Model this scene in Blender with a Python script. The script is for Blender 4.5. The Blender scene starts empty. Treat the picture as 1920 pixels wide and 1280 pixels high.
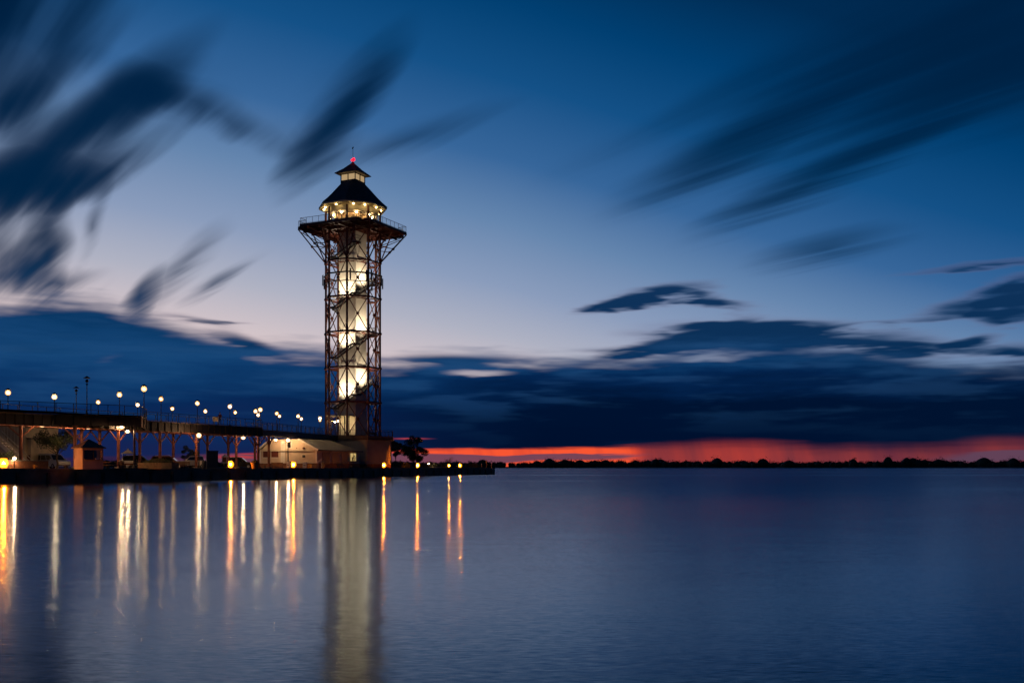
import bpy, bmesh, math, random
from mathutils import Vector, Matrix, Euler

# ------------------------------------------------------------------ camera
scene = bpy.context.scene
COL = scene.collection
R = math.radians
EYE = 1.6                      # eye height above the water (water is z = 0)
FPX = 35.0 / 36.0 * 1920.0     # focal length in photo pixels
HZ = 876.0                     # photo row of the horizon

cam_d = bpy.data.cameras.new('camera')
cam_d.lens = 35.0
cam_d.sensor_width = 36.0
cam_d.sensor_fit = 'HORIZONTAL'
cam_d.shift_y = (HZ - 640.0) / 1920.0
cam_d.clip_end = 12000.0
cam = bpy.data.objects.new('camera', cam_d)
COL.objects.link(cam)
cam.location = (0, 0, EYE)
cam.rotation_euler = (R(90), 0, 0)
scene.camera = cam

scene.view_settings.view_transform = 'Standard'
scene.view_settings.look = 'None'
scene.view_settings.gamma = 1.0
scene.view_settings.exposure = 0.0
scene.view_settings.use_curve_mapping = False
scene.render.engine = 'CYCLES'
scene.cycles.use_denoising = True
scene.cycles.sample_clamp_indirect = 6.0
scene.cycles.max_bounces = 5
scene.cycles.diffuse_bounces = 2
scene.cycles.glossy_bounces = 3
scene.cycles.caustics_reflective = False
scene.cycles.caustics_refractive = False


def srgb(r, g, b):
    def f(c):
        c = c / 255.0
        return c / 12.92 if c <= 0.04045 else ((c + 0.055) / 1.055) ** 2.4
    return (f(r), f(g), f(b), 1.0)


# ------------------------------------------------------------------ node helper
class NB:
    def __init__(self, tree):
        self.t = tree

    def new(self, kind, **kw):
        n = self.t.nodes.new(kind)
        for k, v in kw.items():
            setattr(n, k, v)
        return n

    def put(self, sock, v):
        if isinstance(v, bpy.types.NodeSocket):
            self.t.links.new(v, sock)
        else:
            sock.default_value = v

    def m(self, op, a, b=0.0, c=0.0, clamp=False):
        n = self.new('ShaderNodeMath', operation=op)
        n.use_clamp = clamp
        self.put(n.inputs[0], a)
        self.put(n.inputs[1], b)
        self.put(n.inputs[2], c)
        return n.outputs[0]

    def vec(self, x, y, z=0.0):
        n = self.new('ShaderNodeCombineXYZ')
        self.put(n.inputs[0], x); self.put(n.inputs[1], y); self.put(n.inputs[2], z)
        return n.outputs[0]

    def sep(self, v):
        n = self.new('ShaderNodeSeparateXYZ')
        self.put(n.inputs[0], v)
        return n.outputs

    def vm(self, op, a, b=None):
        n = self.new('ShaderNodeVectorMath', operation=op)
        self.put(n.inputs[0], a)
        if b is not None:
            self.put(n.inputs[1], b)
        return n.outputs['Value'] if op in ('LENGTH', 'DOT_PRODUCT') else n.outputs[0]

    def noise(self, vec, scale=1.0, detail=4.0, rough=0.5, lac=2.0, dist=0.0, dim='3D'):
        n = self.new('ShaderNodeTexNoise')
        n.noise_dimensions = dim
        self.put(n.inputs['Vector'], vec)
        n.inputs['Scale'].default_value = scale
        n.inputs['Detail'].default_value = detail
        n.inputs['Roughness'].default_value = rough
        n.inputs['Lacunarity'].default_value = lac
        n.inputs['Distortion'].default_value = dist
        return n.outputs['Fac']

    def sstep(self, v, lo, hi, a=0.0, b=1.0):
        n = self.new('ShaderNodeMapRange', interpolation_type='SMOOTHSTEP')
        self.put(n.inputs[0], v)
        self.put(n.inputs[1], lo); self.put(n.inputs[2], hi)
        self.put(n.inputs[3], a); self.put(n.inputs[4], b)
        return n.outputs[0]

    def lin(self, v, lo, hi, a=0.0, b=1.0):
        n = self.new('ShaderNodeMapRange')
        self.put(n.inputs[0], v)
        self.put(n.inputs[1], lo); self.put(n.inputs[2], hi)
        self.put(n.inputs[3], a); self.put(n.inputs[4], b)
        return n.outputs[0]

    def ramp(self, v, stops, interp='LINEAR'):
        n = self.new('ShaderNodeValToRGB')
        n.color_ramp.interpolation = interp
        el = n.color_ramp.elements
        while len(el) < len(stops):
            el.new(0.5)
        for e, (p, c) in zip(el, stops):
            e.position = p
        for e, (p, c) in zip(el, stops):
            e.color = c
        self.put(n.inputs[0], v)
        return n.outputs[0]

    def curve(self, v, pts):
        n = self.new('ShaderNodeFloatCurve')
        c = n.mapping.curves[0]
        while len(c.points) < len(pts):
            c.points.new(0.5, 0.5)
        for p, (x, y) in zip(c.points, pts):
            p.location = (x, y)
        for p in c.points:
            p.handle_type = 'AUTO_CLAMPED'
        n.mapping.update()
        self.put(n.inputs['Value'], v)
        return n.outputs[0]

    def mix(self, f, a, b, blend='MIX'):
        n = self.new('ShaderNodeMix', data_type='RGBA', blend_type=blend)
        self.put(n.inputs[0], f)
        self.put(n.inputs[6], a)
        self.put(n.inputs[7], b)
        return n.outputs[2]


# ------------------------------------------------------------------ dusk sky
def px_az(x):
    return math.degrees(math.atan((x - 960.0) / FPX))


def px_el(x, y):
    return math.degrees(math.atan((HZ - y) / math.hypot(FPX, x - 960.0)))


def build_world():
    w = bpy.data.worlds.new('World')
    scene.world = w
    w.use_nodes = True
    t = w.node_tree
    t.nodes.clear()
    b = NB(t)
    def noise2(vec, scale, detail, rough):
        return b.noise(vec, scale, detail, rough, dim='2D')
    tc = b.new('ShaderNodeTexCoord')
    dx, dy, dz = b.sep(tc.outputs['Generated'])
    az = b.m('MULTIPLY', b.m('ARCTAN2', dx, dy), 57.29578)
    el = b.m('MULTIPLY', b.m('ARCSINE', dz), 57.29578)
    ae = b.vec(az, el, 0.0)

    # clear dusk air: bright towards the sunken sun (west-left), dark away from it
    shift = b.m('MULTIPLY', b.m('SUBTRACT', 1.0, b.m('COSINE', b.m('MULTIPLY', b.m('ADD', az, 40.0), 0.0174533))), 24.5)
    shift = b.m('SUBTRACT', shift, 5.7)
    shift = b.m('MULTIPLY', shift, b.lin(el, 2.0, 12.0, 0.75, 1.0))
    shift = b.m('MAXIMUM', shift, b.m('MULTIPLY', shift, 0.82))
    ele = b.m('ADD', el, shift)
    tt = b.lin(ele, -2.0, 58.0)

    def st(e, c):
        return ((e + 2.0) / 60.0, srgb(*c))
    clear = b.ramp(tt, [st(-2, (232, 200, 196)), st(3.0, (232, 206, 202)), st(5.0, (214, 199, 203)), st(7.4, (178, 181, 198)),
                        st(10.2, (141, 159, 191)), st(13.7, (103, 136, 177)), st(17.1, (56, 104, 157)), st(21.2, (20, 82, 137)),
                        st(25.1, (0, 64, 115)), st(29.0, (0, 44, 84)), st(42.0, (0, 24, 54)), st(58.0, (0, 15, 36))])

    # physical twilight sky under it
    sky = b.new('ShaderNodeTexSky', sky_type='NISHITA')
    sky.sun_disc = False
    sky.sun_elevation = R(-1.5)
    sky.sun_rotation = R(-20.0)
    sky.air_density = 1.5
    sky.dust_density = 1.0
    sky.ozone_density = 3.0
    clear = b.mix(0.04, clear, b.mix(1.0, sky.outputs[0], (0.10, 0.10, 0.10, 1), 'MULTIPLY'))

    # ---- high clouds drawn out along the wind by the long exposure
    dzc = b.m('ADD', b.m('MAXIMUM', dz, 0.0), 0.06)
    pxx = b.m('DIVIDE', dx, dzc)
    pyy = b.m('DIVIDE', dy, dzc)
    ca, sa = math.cos(R(38)), math.sin(R(38))
    al = b.m('ADD', b.m('MULTIPLY', pxx, -sa), b.m('MULTIPLY', pyy, ca))     # along the wind
    ac = b.m('ADD', b.m('MULTIPLY', pxx, ca), b.m('MULTIPLY', pyy, sa))      # across it
    n1 = noise2(b.vec(b.m('MULTIPLY', ac, 11.0), b.m('MULTIPLY', al, 0.75), 3.1), 1.0, 3.0, 0.5)
    n1b = noise2(b.vec(b.m('MULTIPLY', ac, 3.6), b.m('MULTIPLY', al, 0.5), 11.7), 1.0, 3.0, 0.5)
    wx = b.m('MULTIPLY', b.m('SUBTRACT', n1b, 0.5), 1.6)
    wy = b.m('MULTIPLY', b.m('SUBTRACT', n1, 0.5), 1.0)
    ae1 = b.vm('ADD', ae, b.vec(wx, wy, 0.0))

    def blobs(coord, lst, grow=1.0):
        acc = None
        for (x, y, l, wd, ang, dens) in lst:
            k = 57.29578 / FPX
            gr = b.new('ShaderNodeTexGradient', gradient_type='SPHERICAL')
            tm = gr.texture_mapping
            tm.vector_type = 'TEXTURE'
            tm.translation = (px_az(x), px_el(x, y), 0)
            tm.rotation = (0, 0, R(ang))
            tm.scale = (l * k * grow, wd * k * grow, 1)
            b.put(gr.inputs[0], coord)
            v = gr.outputs['Fac']
            acc = b.m('MULTIPLY', v, dens) if acc is None else b.m('MULTIPLY_ADD', v, dens, acc)
        return acc

    hi_list = [
        (0, 0, 240, 140, 50, 2.0), (0, 190, 70, 90, 75, 0.8),
        (165, 250, 270, 46, 42, 0.8), (270, 150, 170, 34, 40, 0.25), (80, 305, 200, 48, 38, 0.7), (0, 345, 170, 44, 8, 1.0), (120, 350, 150, 30, 24, 0.4),
        (300, 175, 170, 40, 20, 0.3), (365, 195, 170, 38, -16, 0.5), (420, 225, 110, 30, -20, 0.5), (340, 240, 140, 24, 34, 0.3), (215, 315, 150, 28, 38, 0.6),
        (0, 460, 90, 70, 70, 0.8), (85, 480, 110, 36, 75, 1.15), (30, 510, 100, 34, 35, 0.75), (115, 530, 80, 20, 15, 0.7),
        (185, 420, 70, 16, 70, 0.5), (345, 500, 110, 26, 45, 0.7), (272, 552, 60, 20, 65, 0.8), (400, 532, 70, 14, 32, 0.65),
        (450, 500, 70, 14, 35, 0.3), (150, 110, 260, 22, 42, 0.3),
        (650, 205, 180, 46, 50, 0.85), (600, 275, 120, 34, 48, 0.5), (760, 262, 220, 28, 18, 0.6), (700, 130, 110, 50, 52, 0.35), (600, 170, 160, 40, 52, 0.25),
        (1380, 268, 270, 46, 25, 0.62), (1600, 175, 380, 50, 22, 0.4), (1840, 20, 480, 140, 18, 0.7), (1740, 212, 380, 42, 20, 0.55),
        (1520, 348, 240, 34, 20, 0.85), (1555, 470, 140, 36, 8, 0.7), (1940, 120, 260, 100, 18, 0.5), (1170, 265, 240, 24, 24, 0.22), (1480, 110, 300, 50, 25, 0.25),
    ]
    mh = blobs(ae1, hi_list, 1.28)
    # the same cloud deck goes on outside the frame
    wide = b.sstep(noise2(b.vec(b.m('MULTIPLY', ac, 0.55), b.m('MULTIPLY', al, 0.22), 5.5), 1.0, 3.0, 0.5), 0.42, 0.62)
    side = b.m('MAXIMUM', b.sstep(b.m('ABSOLUTE', az), 29.0, 42.0), b.sstep(el, 26.0, 36.0))
    mh = b.m('MAXIMUM', mh, b.m('MULTIPLY', b.m('MULTIPLY', wide, side), 0.9))
    wisp = b.m('ADD', b.m('MULTIPLY', b.sstep(n1, 0.25, 0.75), 0.55), b.m('MULTIPLY', b.sstep(n1b, 0.28, 0.72), 0.75))
    mh = b.m('MAXIMUM', b.m('SUBTRACT', b.m('MULTIPLY', mh, b.m('ADD', 0.45, b.m('MULTIPLY', wisp, 0.9))), 0.04), 0.0)
    mh = b.m('SUBTRACT', 1.0, b.m('EXPONENT', b.m('MULTIPLY', b.m('POWER', mh, 1.6), -1.75)))
    hi_col = b.ramp(b.lin(el, 4.0, 30.0), [(0.0, srgb(48, 82, 122)), (0.14, srgb(12, 56, 96)), (0.3, srgb(0, 36, 68)), (0.6, srgb(0, 33, 66)), (1.0, srgb(0, 26, 56))])
    col = b.mix(mh, clear, hi_col)

    # ---- low far clouds: flat ragged pieces above the bank
    n2 = noise2(b.vec(b.m('MULTIPLY', az, 0.19), b.m('MULTIPLY', el, 1.5), 7.0), 1.0, 3.2, 0.5)
    n3 = noise2(b.vec(b.m('MULTIPLY', az, 0.11), b.m('MULTIPLY', el, 0.75), 2.0), 1.0, 4.0, 0.55)
    ae2 = b.vm('ADD', ae, b.vec(b.m('MULTIPLY', b.m('SUBTRACT', n3, 0.5), 3.0), b.m('MULTIPLY', b.m('SUBTRACT', n2, 0.5), 0.9), 0.0))
    lo_list = [
        (1245, 552, 130, 26, 8, 1.2), (1170, 570, 110, 16, 10, 0.9), (1315, 562, 100, 22, -12, 1.1), (1130, 576, 60, 8, 5, 0.5),
        (1850, 572, 150, 30, 4, 1.1), (1905, 530, 90, 20, 12, 0.9), (1840, 497, 170, 10, 2, 0.7), (1820, 638, 60, 15, 8, 0.9),
        (1905, 660, 90, 26, 0, 0.85), (1890, 602, 80, 12, 4, 0.6), (1950, 560, 120, 40, 10, 1.0),
        (1480, 640, 340, 52, -4, 1.25), (1430, 618, 190, 22, -2, 0.9), (1640, 612, 150, 9, 4, 0.7), (1690, 655, 210, 20, -4, 1.0),
        (1265, 650, 230, 22, 10, 1.15), (1150, 660, 120, 14, 0, 0.9), (420, 606, 60, 8, 0, 0.7), (350, 600, 90, 14, -6, 0.8),
        (860, 675, 200, 16, 0, 1.1), (470, 650, 120, 26, -16, 1.2), (1330, 605, 110, 10, 8, 0.5),
    ]
    ml = blobs(ae2, lo_list)
    lob = b.m('MULTIPLY', ml, b.m('ADD', b.m('MULTIPLY', n2, 2.4), -0.15))
    mlo = b.sstep(lob, 0.05, 1.05)
    lo_core = b.sstep(lob, 0.10, 0.8)
    lo_col = b.mix(lo_core, srgb(112, 98, 122), b.ramp(b.lin(el, 3.0, 12.0), [(0.0, srgb(3, 42, 80)), (1.0, srgb(18, 52, 92))]))
    col = b.mix(mlo, col, lo_col)

    # ---- the dark cloud bank over the horizon
    def u(x):
        return (px_az(x) + 60.0) / 120.0
    azu = b.lin(az, -60.0, 60.0)
    top_px = [(-400, 590), (0, 570), (150, 560), (240, 582), (330, 604), (430, 632), (510, 654), (600, 652), (700, 672), (800, 672),
              (900, 672), (1000, 670), (1100, 668), (1200, 658), (1300, 645), (1400, 640), (1520, 634), (1620, 648), (1720, 668), (1800, 682), (1920, 680), (2400, 660)]
    top = b.curve(azu, [(0.0, 0.8)] + [(u(x), px_el(x, y) / 12.0) for x, y in top_px] + [(1.0, 0.6)])
    top = b.m('MULTIPLY', top, 12.0)
    d = b.m('SUBTRACT', top, el)
    d = b.m('ADD', d, b.m('MULTIPLY', b.m('SUBTRACT', n2, 0.5), 1.5))
    d = b.m('ADD', d, b.m('MULTIPLY', b.m('SUBTRACT', n3, 0.5), 0.8))
    mb = b.sstep(d, -0.65, 0.85)
    # bright gaps near its upper edge
    gaps = blobs(ae2, [(905, 697, 90, 13, 0, 1.0), (1340, 670, 150, 13, 4, 0.85), (1590, 662, 110, 7, 3, 0.8), (1120, 668, 70, 7, 0, 0.6), (200, 672, 70, 22, 20, 0.25), (1800, 666, 190, 11, 2, 0.6)])
    mb = b.m('MULTIPLY', mb, b.m('SUBTRACT', 1.0, b.sstep(b.m('MULTIPLY', gaps, b.m('ADD', n2, 0.5)), 0.15, 0.9, 0.0, 0.62)))
    bl = b.lin(b.m('ADD', el, b.m('MULTIPLY', b.m('SUBTRACT', n3, 0.5), 4.0)), 0.5, 9.5)
    bank_r = b.ramp(bl, [(0.0, srgb(0, 15, 44)), (0.3, srgb(0, 18, 48)), (0.5, srgb(4, 36, 78)), (0.62, srgb(14, 58, 104)), (0.8, srgb(24, 66, 112)), (1.0, srgb(14, 56, 100))])
    bank_l = b.ramp(bl, [(0.0, srgb(20, 34, 80)), (0.3, srgb(8, 40, 86)), (0.5, srgb(14, 58, 106)), (0.62, srgb(22, 68, 116)), (0.8, srgb(8, 54, 98)), (1.0, srgb(4, 50, 94))])
    bank = b.mix(b.sstep(az, -18.0, 2.0), bank_l, bank_r)
    bank = b.mix(b.m('MULTIPLY', b.sstep(az, 8.0, 26.0), 0.45), bank, srgb(1, 20, 48))
    bank = b.mix(b.m('MULTIPLY', b.sstep(b.m('ADD', b.m('MULTIPLY', n2, 0.5), b.m('MULTIPLY', n3, 0.5)), 0.46, 0.64), b.sstep(el, 1.6, 4.5, 0.03, 0.20)), bank, srgb(44, 86, 132))
    col = b.mix(mb, col, bank)

    # ---- afterglow under the bank, broken by rain shafts
    bot_px = [(-200, 850), (300, 846), (700, 834), (830, 834), (1000, 831), (1180, 829), (1250, 829), (1350, 824), (1430, 825), (1500, 829),
              (1550, 833), (1620, 832), (1700, 832), (1780, 828), (1830, 820), (1920, 816), (2200, 820)]
    bot = b.curve(azu, [(0.0, 0.2)] + [(u(x), px_el(x, y + 9) / 4.0) for x, y in bot_px] + [(1.0, 0.2)])
    bot = b.m('MULTIPLY', bot, 4.0)
    n4 = noise2(b.vec(b.m('MULTIPLY', az, 0.25), b.m('MULTIPLY', el, 3.2), 21.0), 1.0, 4.0, 0.5)
    soft = b.sstep(az, 4.0, 11.0, 0.13, 0.62)
    g = b.m('SUBTRACT', b.m('ADD', bot, b.m('MULTIPLY', b.m('SUBTRACT', n4, 0.5), 0.34)), el)
    mg = b.sstep(b.m('DIVIDE', g, soft), -0.8, 0.8)
    shaft = noise2(b.vec(b.m('ADD', b.m('MULTIPLY', az, 0.55), b.m('MULTIPLY', el, 0.15)), b.m('MULTIPLY', el, 0.1), 4.0), 1.0, 3.0, 0.55)
    pow_px = [(-800, 0.0), (0, 0.0), (330, 0.04), (400, 0.25), (440, 0.5), (560, 0.55), (700, 0.90), (850, 1.0), (1080, 1.0), (1170, 0.92), (1215, 0.46), (1250, 0.36), (1330, 0.44), (1400, 0.47),
              (1450, 0.42), (1520, 0.33), (1560, 0.30), (1640, 0.30), (1740, 0.24), (1840, 0.26), (1920, 0.24), (2500, 0.1)]
    pw = b.curve(azu, [(0.0, 0.0)] + [(u(x), v) for x, v in pow_px if x > -400] + [(1.0, 0.0)])
    pw = b.m('MULTIPLY', pw, b.m('ADD', 0.45, b.m('MULTIPLY', shaft, 1.1)))
    glow = b.ramp(pw, [(0.0, srgb(40, 30, 66)), (0.3, srgb(122, 50, 58)), (0.5, srgb(168, 58, 54)), (0.75, srgb(214, 70, 50)), (1.0, srgb(248, 86, 50))])
    glow = b.mix(b.m('MULTIPLY', b.sstep(az, -24.0, -10.0, 0.75, 0.0), b.sstep(pw, 0.15, 0.45)), glow, srgb(186, 58, 98))
    col = b.mix(mg, col, glow)
    # mauve bars of cloud inside the afterglow, thin and level
    bars = blobs(b.vm('ADD', ae, b.vec(0.0, b.m('MULTIPLY', b.m('SUBTRACT', n4, 0.5), 0.35), 0.0)),
                 [(880, 859, 420, 9, 0, 1.4), (700, 866, 330, 18, 0, 1.3), (1070, 855, 190, 4.5, 1, 1.2), (480, 852, 170, 4, 0, 0.8), (420, 868, 200, 12, 0, 0.9), (1850, 858, 130, 14, 2, 1.0), (1930, 852, 100, 12, 0, 0.9)])
    col = b.mix(b.sstep(bars, 0.15, 0.75, 0.0, 0.92), col, srgb(94, 66, 88))
    # pink slits in the base of the bank
    slits = blobs(ae, [(770, 822, 60, 3.0, 0, 0.6)])
    col = b.mix(b.sstep(slits, 0.05, 0.9), col, srgb(232, 82, 84))
    col = b.mix(b.sstep(el, -0.6, -0.1, 1.0, 0.0), col, srgb(6, 20, 40))    # below the horizon

    bg = b.new('ShaderNodeBackground')
    b.put(bg.inputs[0], col)
    bg.inputs[1].default_value = 1.0
    out = b.new('ShaderNodeOutputWorld')
    t.links.new(bg.outputs[0], out.inputs[0])
    w.cycles.sampling_method = 'MANUAL'
    w.cycles.sample_map_resolution = 512


build_world()


# ------------------------------------------------------------------ materials
MATS = {}


def mat(name, col, rough=0.7, metal=0.0, var=0.15, scale=3.0, bump=0.0, bscale=20.0, spec=0.5):
    if name in MATS:
        return MATS[name]
    m = bpy.data.materials.new(name)
    m.use_nodes = True
    b = NB(m.node_tree)
    p = m.node_tree.nodes['Principled BSDF']
    geo = b.new('ShaderNodeNewGeometry')
    n = b.noise(geo.outputs['Position'], scale, 5.0, 0.6)
    lo = tuple(c * (1 - var) for c in col[:3]) + (1,)
    hi = tuple(min(1, c * (1 + var)) for c in col[:3]) + (1,)
    b.put(p.inputs['Base Color'], b.mix(b.sstep(n, 0.3, 0.7), lo, hi))
    p.inputs['Roughness'].default_value = rough
    p.inputs['Metallic'].default_value = metal
    p.inputs['Specular IOR Level'].default_value = spec
    if bump:
        bn = b.new('ShaderNodeBump')
        bn.inputs['Strength'].default_value = bump
        bn.inputs['Distance'].default_value = 0.02
        b.put(bn.inputs['Height'], b.noise(geo.outputs['Position'], bscale, 3.0, 0.6))
        b.put(p.inputs['Normal'], bn.outputs[0])
    MATS[name] = m
    return m


def emit(name, col, strength):
    m = bpy.data.materials.new(name)
    m.use_nodes = True
    t = m.node_tree
    t.nodes.clear()
    e = t.nodes.new('ShaderNodeEmission')
    e.inputs[0].default_value = tuple(col[:3]) + (1,)
    e.inputs[1].default_value = strength
    o = t.nodes.new('ShaderNodeOutputMaterial')
    t.links.new(e.outputs[0], o.inputs[0])
    MATS[name] = m
    return m


def glass(name, tint, rough=0.03):
    m = bpy.data.materials.new(name)
    m.use_nodes = True
    t = m.node_tree
    t.nodes.clear()
    tr = t.nodes.new('ShaderNodeBsdfTransparent')
    tr.inputs[0].default_value = tuple(tint) + (1,)
    gl = t.nodes.new('ShaderNodeBsdfGlossy')
    gl.inputs['Roughness'].default_value = rough
    fr = t.nodes.new('ShaderNodeFresnel')
    fr.inputs[0].default_value = 1.5
    mx = t.nodes.new('ShaderNodeMixShader')
    o = t.nodes.new('ShaderNodeOutputMaterial')
    ge = t.nodes.new('ShaderNodeNewGeometry')
    ml = t.nodes.new('ShaderNodeMath')
    ml.operation = 'SUBTRACT'
    ml.use_clamp = True
    t.links.new(fr.outputs[0], ml.inputs[0])
    t.links.new(ge.outputs['Backfacing'], ml.inputs[1])
    t.links.new(ml.outputs[0], mx.inputs[0])      # reflect at the outer face of the pane only
    t.links.new(tr.outputs[0], mx.inputs[1])
    t.links.new(gl.outputs[0], mx.inputs[2])
    t.links.new(mx.outputs[0], o.inputs[0])
    MATS[name] = m
    return m


M_STEEL = mat('red_painted_steel', (0.105, 0.025, 0.016), 0.55, 0.0, 0.3, 1.2, 0.15, 9)
M_DARK = mat('dark_painted_steel', (0.030, 0.026, 0.026), 0.55, 0.0, 0.3, 2.0)
M_FASCIA = mat('shade_darkened_girder', (0.013, 0.011, 0.010), 0.6, 0.0, 0.3, 2.0)  # near-black stands in for the shade on the unlit edge girders
M_RUST = mat('rust_painted_column', (0.23, 0.072, 0.040), 0.65, 0.0, 0.3, 1.5, 0.2, 8)
M_SHAFT = mat('pale_shaft_panel', (0.62, 0.59, 0.52), 0.55, 0.0, 0.10, 0.6)
M_ROOF = mat('slate_shingle', (0.11, 0.10, 0.10), 0.75, 0.0, 0.35, 2.5, 0.4, 6)
M_CREAM = mat('cream_trim', (0.55, 0.50, 0.40), 0.6, 0.0, 0.10, 1.0)
M_INT = mat('cabin_interior', (0.62, 0.42, 0.25), 0.7, 0.0, 0.45, 0.9)
M_DECKW = mat('weathered_decking', (0.12, 0.085, 0.065), 0.8, 0.0, 0.3, 2.0, 0.3, 12)
M_GREYSTEEL = mat('grey_steel_rail', (0.055, 0.06, 0.065), 0.5, 0.2, 0.2, 2.0)
M_CONC = mat('pier_concrete', (0.17, 0.155, 0.14), 0.88, 0.0, 0.3, 0.5, 0.5, 5)
M_PAVE = mat('pier_asphalt', (0.060, 0.056, 0.052), 0.9, 0.0, 0.3, 0.7, 0.5, 6)
M_DRUM = mat('pale_rendered_wall', (0.30, 0.29, 0.28), 0.85, 0.0, 0.12, 0.7, 0.2, 5)
M_CLAP = mat('cream_clapboard', (0.62, 0.52, 0.40), 0.7, 0.0, 0.10, 0.8)
M_BRICK = mat('brown_brick', (0.20, 0.085, 0.042), 0.85, 0.0, 0.30, 4.0, 0.4, 14)
M_TAN = mat('tan_siding', (0.70, 0.56, 0.34), 0.75, 0.0, 0.12, 0.8)
M_METROOF = mat('pale_metal_roof', (0.40, 0.36, 0.28), 0.45, 0.3, 0.14, 0.6)
M_WHITE = mat('white_paint', (0.72, 0.70, 0.66), 0.5, 0.0, 0.06, 1.0)
M_SHUT = mat('dark_red_shutter', (0.13, 0.030, 0.020), 0.7, 0.0, 0.15, 2.0)
M_BARK = mat('bark', (0.06, 0.042, 0.030), 0.95, 0.0, 0.35, 6.0, 0.6, 10)
M_LEAF = mat('green_leaf', (0.045, 0.070, 0.022), 0.65, 0.0, 0.45, 1.2)
M_LEAFD = mat('dark_leaf', (0.040, 0.055, 0.022), 0.7, 0.0, 0.45, 1.2)
M_TIMBER = mat('pale_timber', (0.30, 0.20, 0.10), 0.8, 0.0, 0.25, 3.0, 0.3, 12)
M_TYRE = mat('tyre_rubber', (0.012, 0.012, 0.012), 0.85, 0.0, 0.1)
M_RIM = mat('alloy_rim', (0.35, 0.35, 0.36), 0.35, 0.8, 0.1)
M_GLASSD = mat('dark_car_glass', (0.010, 0.012, 0.015), 0.08, 0.0, 0.1, 1.0, spec=0.7)
M_CABINET = mat('grey_cabinet', (0.075, 0.08, 0.085), 0.6, 0.2, 0.12, 1.2)
M_MESH = mat('galvanised_mesh', (0.10, 0.10, 0.10), 0.55, 0.4, 0.15, 3.0)
M_PANE = glass('clear_pane', (0.92, 0.93, 0.92))
M_YEL = mat('yellow_plastic', (0.60, 0.40, 0.06), 0.5, 0.0, 0.1)
M_SKIN = mat('skin', (0.45, 0.26, 0.18), 0.6, 0.0, 0.08)
M_REDCLOTH = mat('dark_red_cloth', (0.10, 0.022, 0.026), 0.9, 0.0, 0.2)
M_NAVY = mat('navy_cloth', (0.02, 0.024, 0.04), 0.9, 0.0, 0.2)
M_HAIR = mat('dark_hair', (0.02, 0.014, 0.010), 0.6, 0.0, 0.2)
E_WARM = emit('lamp_warm_bulb', (1.0, 0.55, 0.19), 150.0)
E_WARM2 = emit('lamp_amber_bulb', (1.0, 0.52, 0.14), 95.0)
E_WARM3 = emit('lamp_pale_bulb', (1.0, 0.70, 0.36), 240.0)
E_WHITE = emit('lamp_white_bulb', (1.0, 0.55, 0.25), 850.0)
E_ORANGE = emit('lamp_sodium_bulb', (1.0, 0.20, 0.008), 6500.0)
E_EAVE = emit('eave_lamp_glass', (1.0, 0.66, 0.24), 45.0)
E_INT = emit('interior_lamp', (1.0, 0.66, 0.32), 170.0)
E_RED = emit('beacon_red_glass', (1.0, 0.003, 0.010), 6.0)


def shade(name, col, strength, clear):
    """glowing frosted lamp glass: lets the bulb show through and glows with its colour"""
    m = bpy.data.materials.new(name)
    m.use_nodes = True
    t = m.node_tree
    t.nodes.clear()
    e = t.nodes.new('ShaderNodeEmission')
    e.inputs[0].default_value = tuple(col) + (1,)
    e.inputs[1].default_value = strength
    tr = t.nodes.new('ShaderNodeBsdfTransparent')
    tr.inputs[0].default_value = (clear, clear, clear, 1)
    ad = t.nodes.new('ShaderNodeAddShader')
    o = t.nodes.new('ShaderNodeOutputMaterial')
    t.links.new(e.outputs[0], ad.inputs[0])
    t.links.new(tr.outputs[0], ad.inputs[1])
    t.links.new(ad.outputs[0], o.inputs[0])
    MATS[name] = m
    return m


S_WARM = shade('lamp_warm_glass', (1.0, 0.52, 0.15), 0.9, 0.9)
S_WHITE = shade('lamp_white_glass', (1.0, 0.62, 0.28), 0.95, 0.9)
S_ORANGE = shade('lamp_sodium_glass', (1.0, 0.30, 0.01), 1.15, 0.9)
S_WARM2 = shade('lamp_amber_glass', (1.0, 0.46, 0.09), 0.7, 0.9)
S_WARM3 = shade('lamp_pale_glass', (1.0, 0.60, 0.24), 1.0, 0.9)
GLASS_OF = {E_WARM2: S_WARM2, E_WARM3: S_WARM3, E_WARM: S_WARM, E_WHITE: S_WHITE, E_ORANGE: S_ORANGE}


# ------------------------------------------------------------------ geometry
def at(x, y, d):
    """point seen at photo pixel (x, y) at depth d"""
    return Vector(((x - 960.0) / FPX * d, d, EYE + (HZ - y) / FPX * d))


def gx(x, d):
    return (x - 960.0) / FPX * d


def root_of(o):
    while o.parent is not None:
        o = o.parent
    return o


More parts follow.
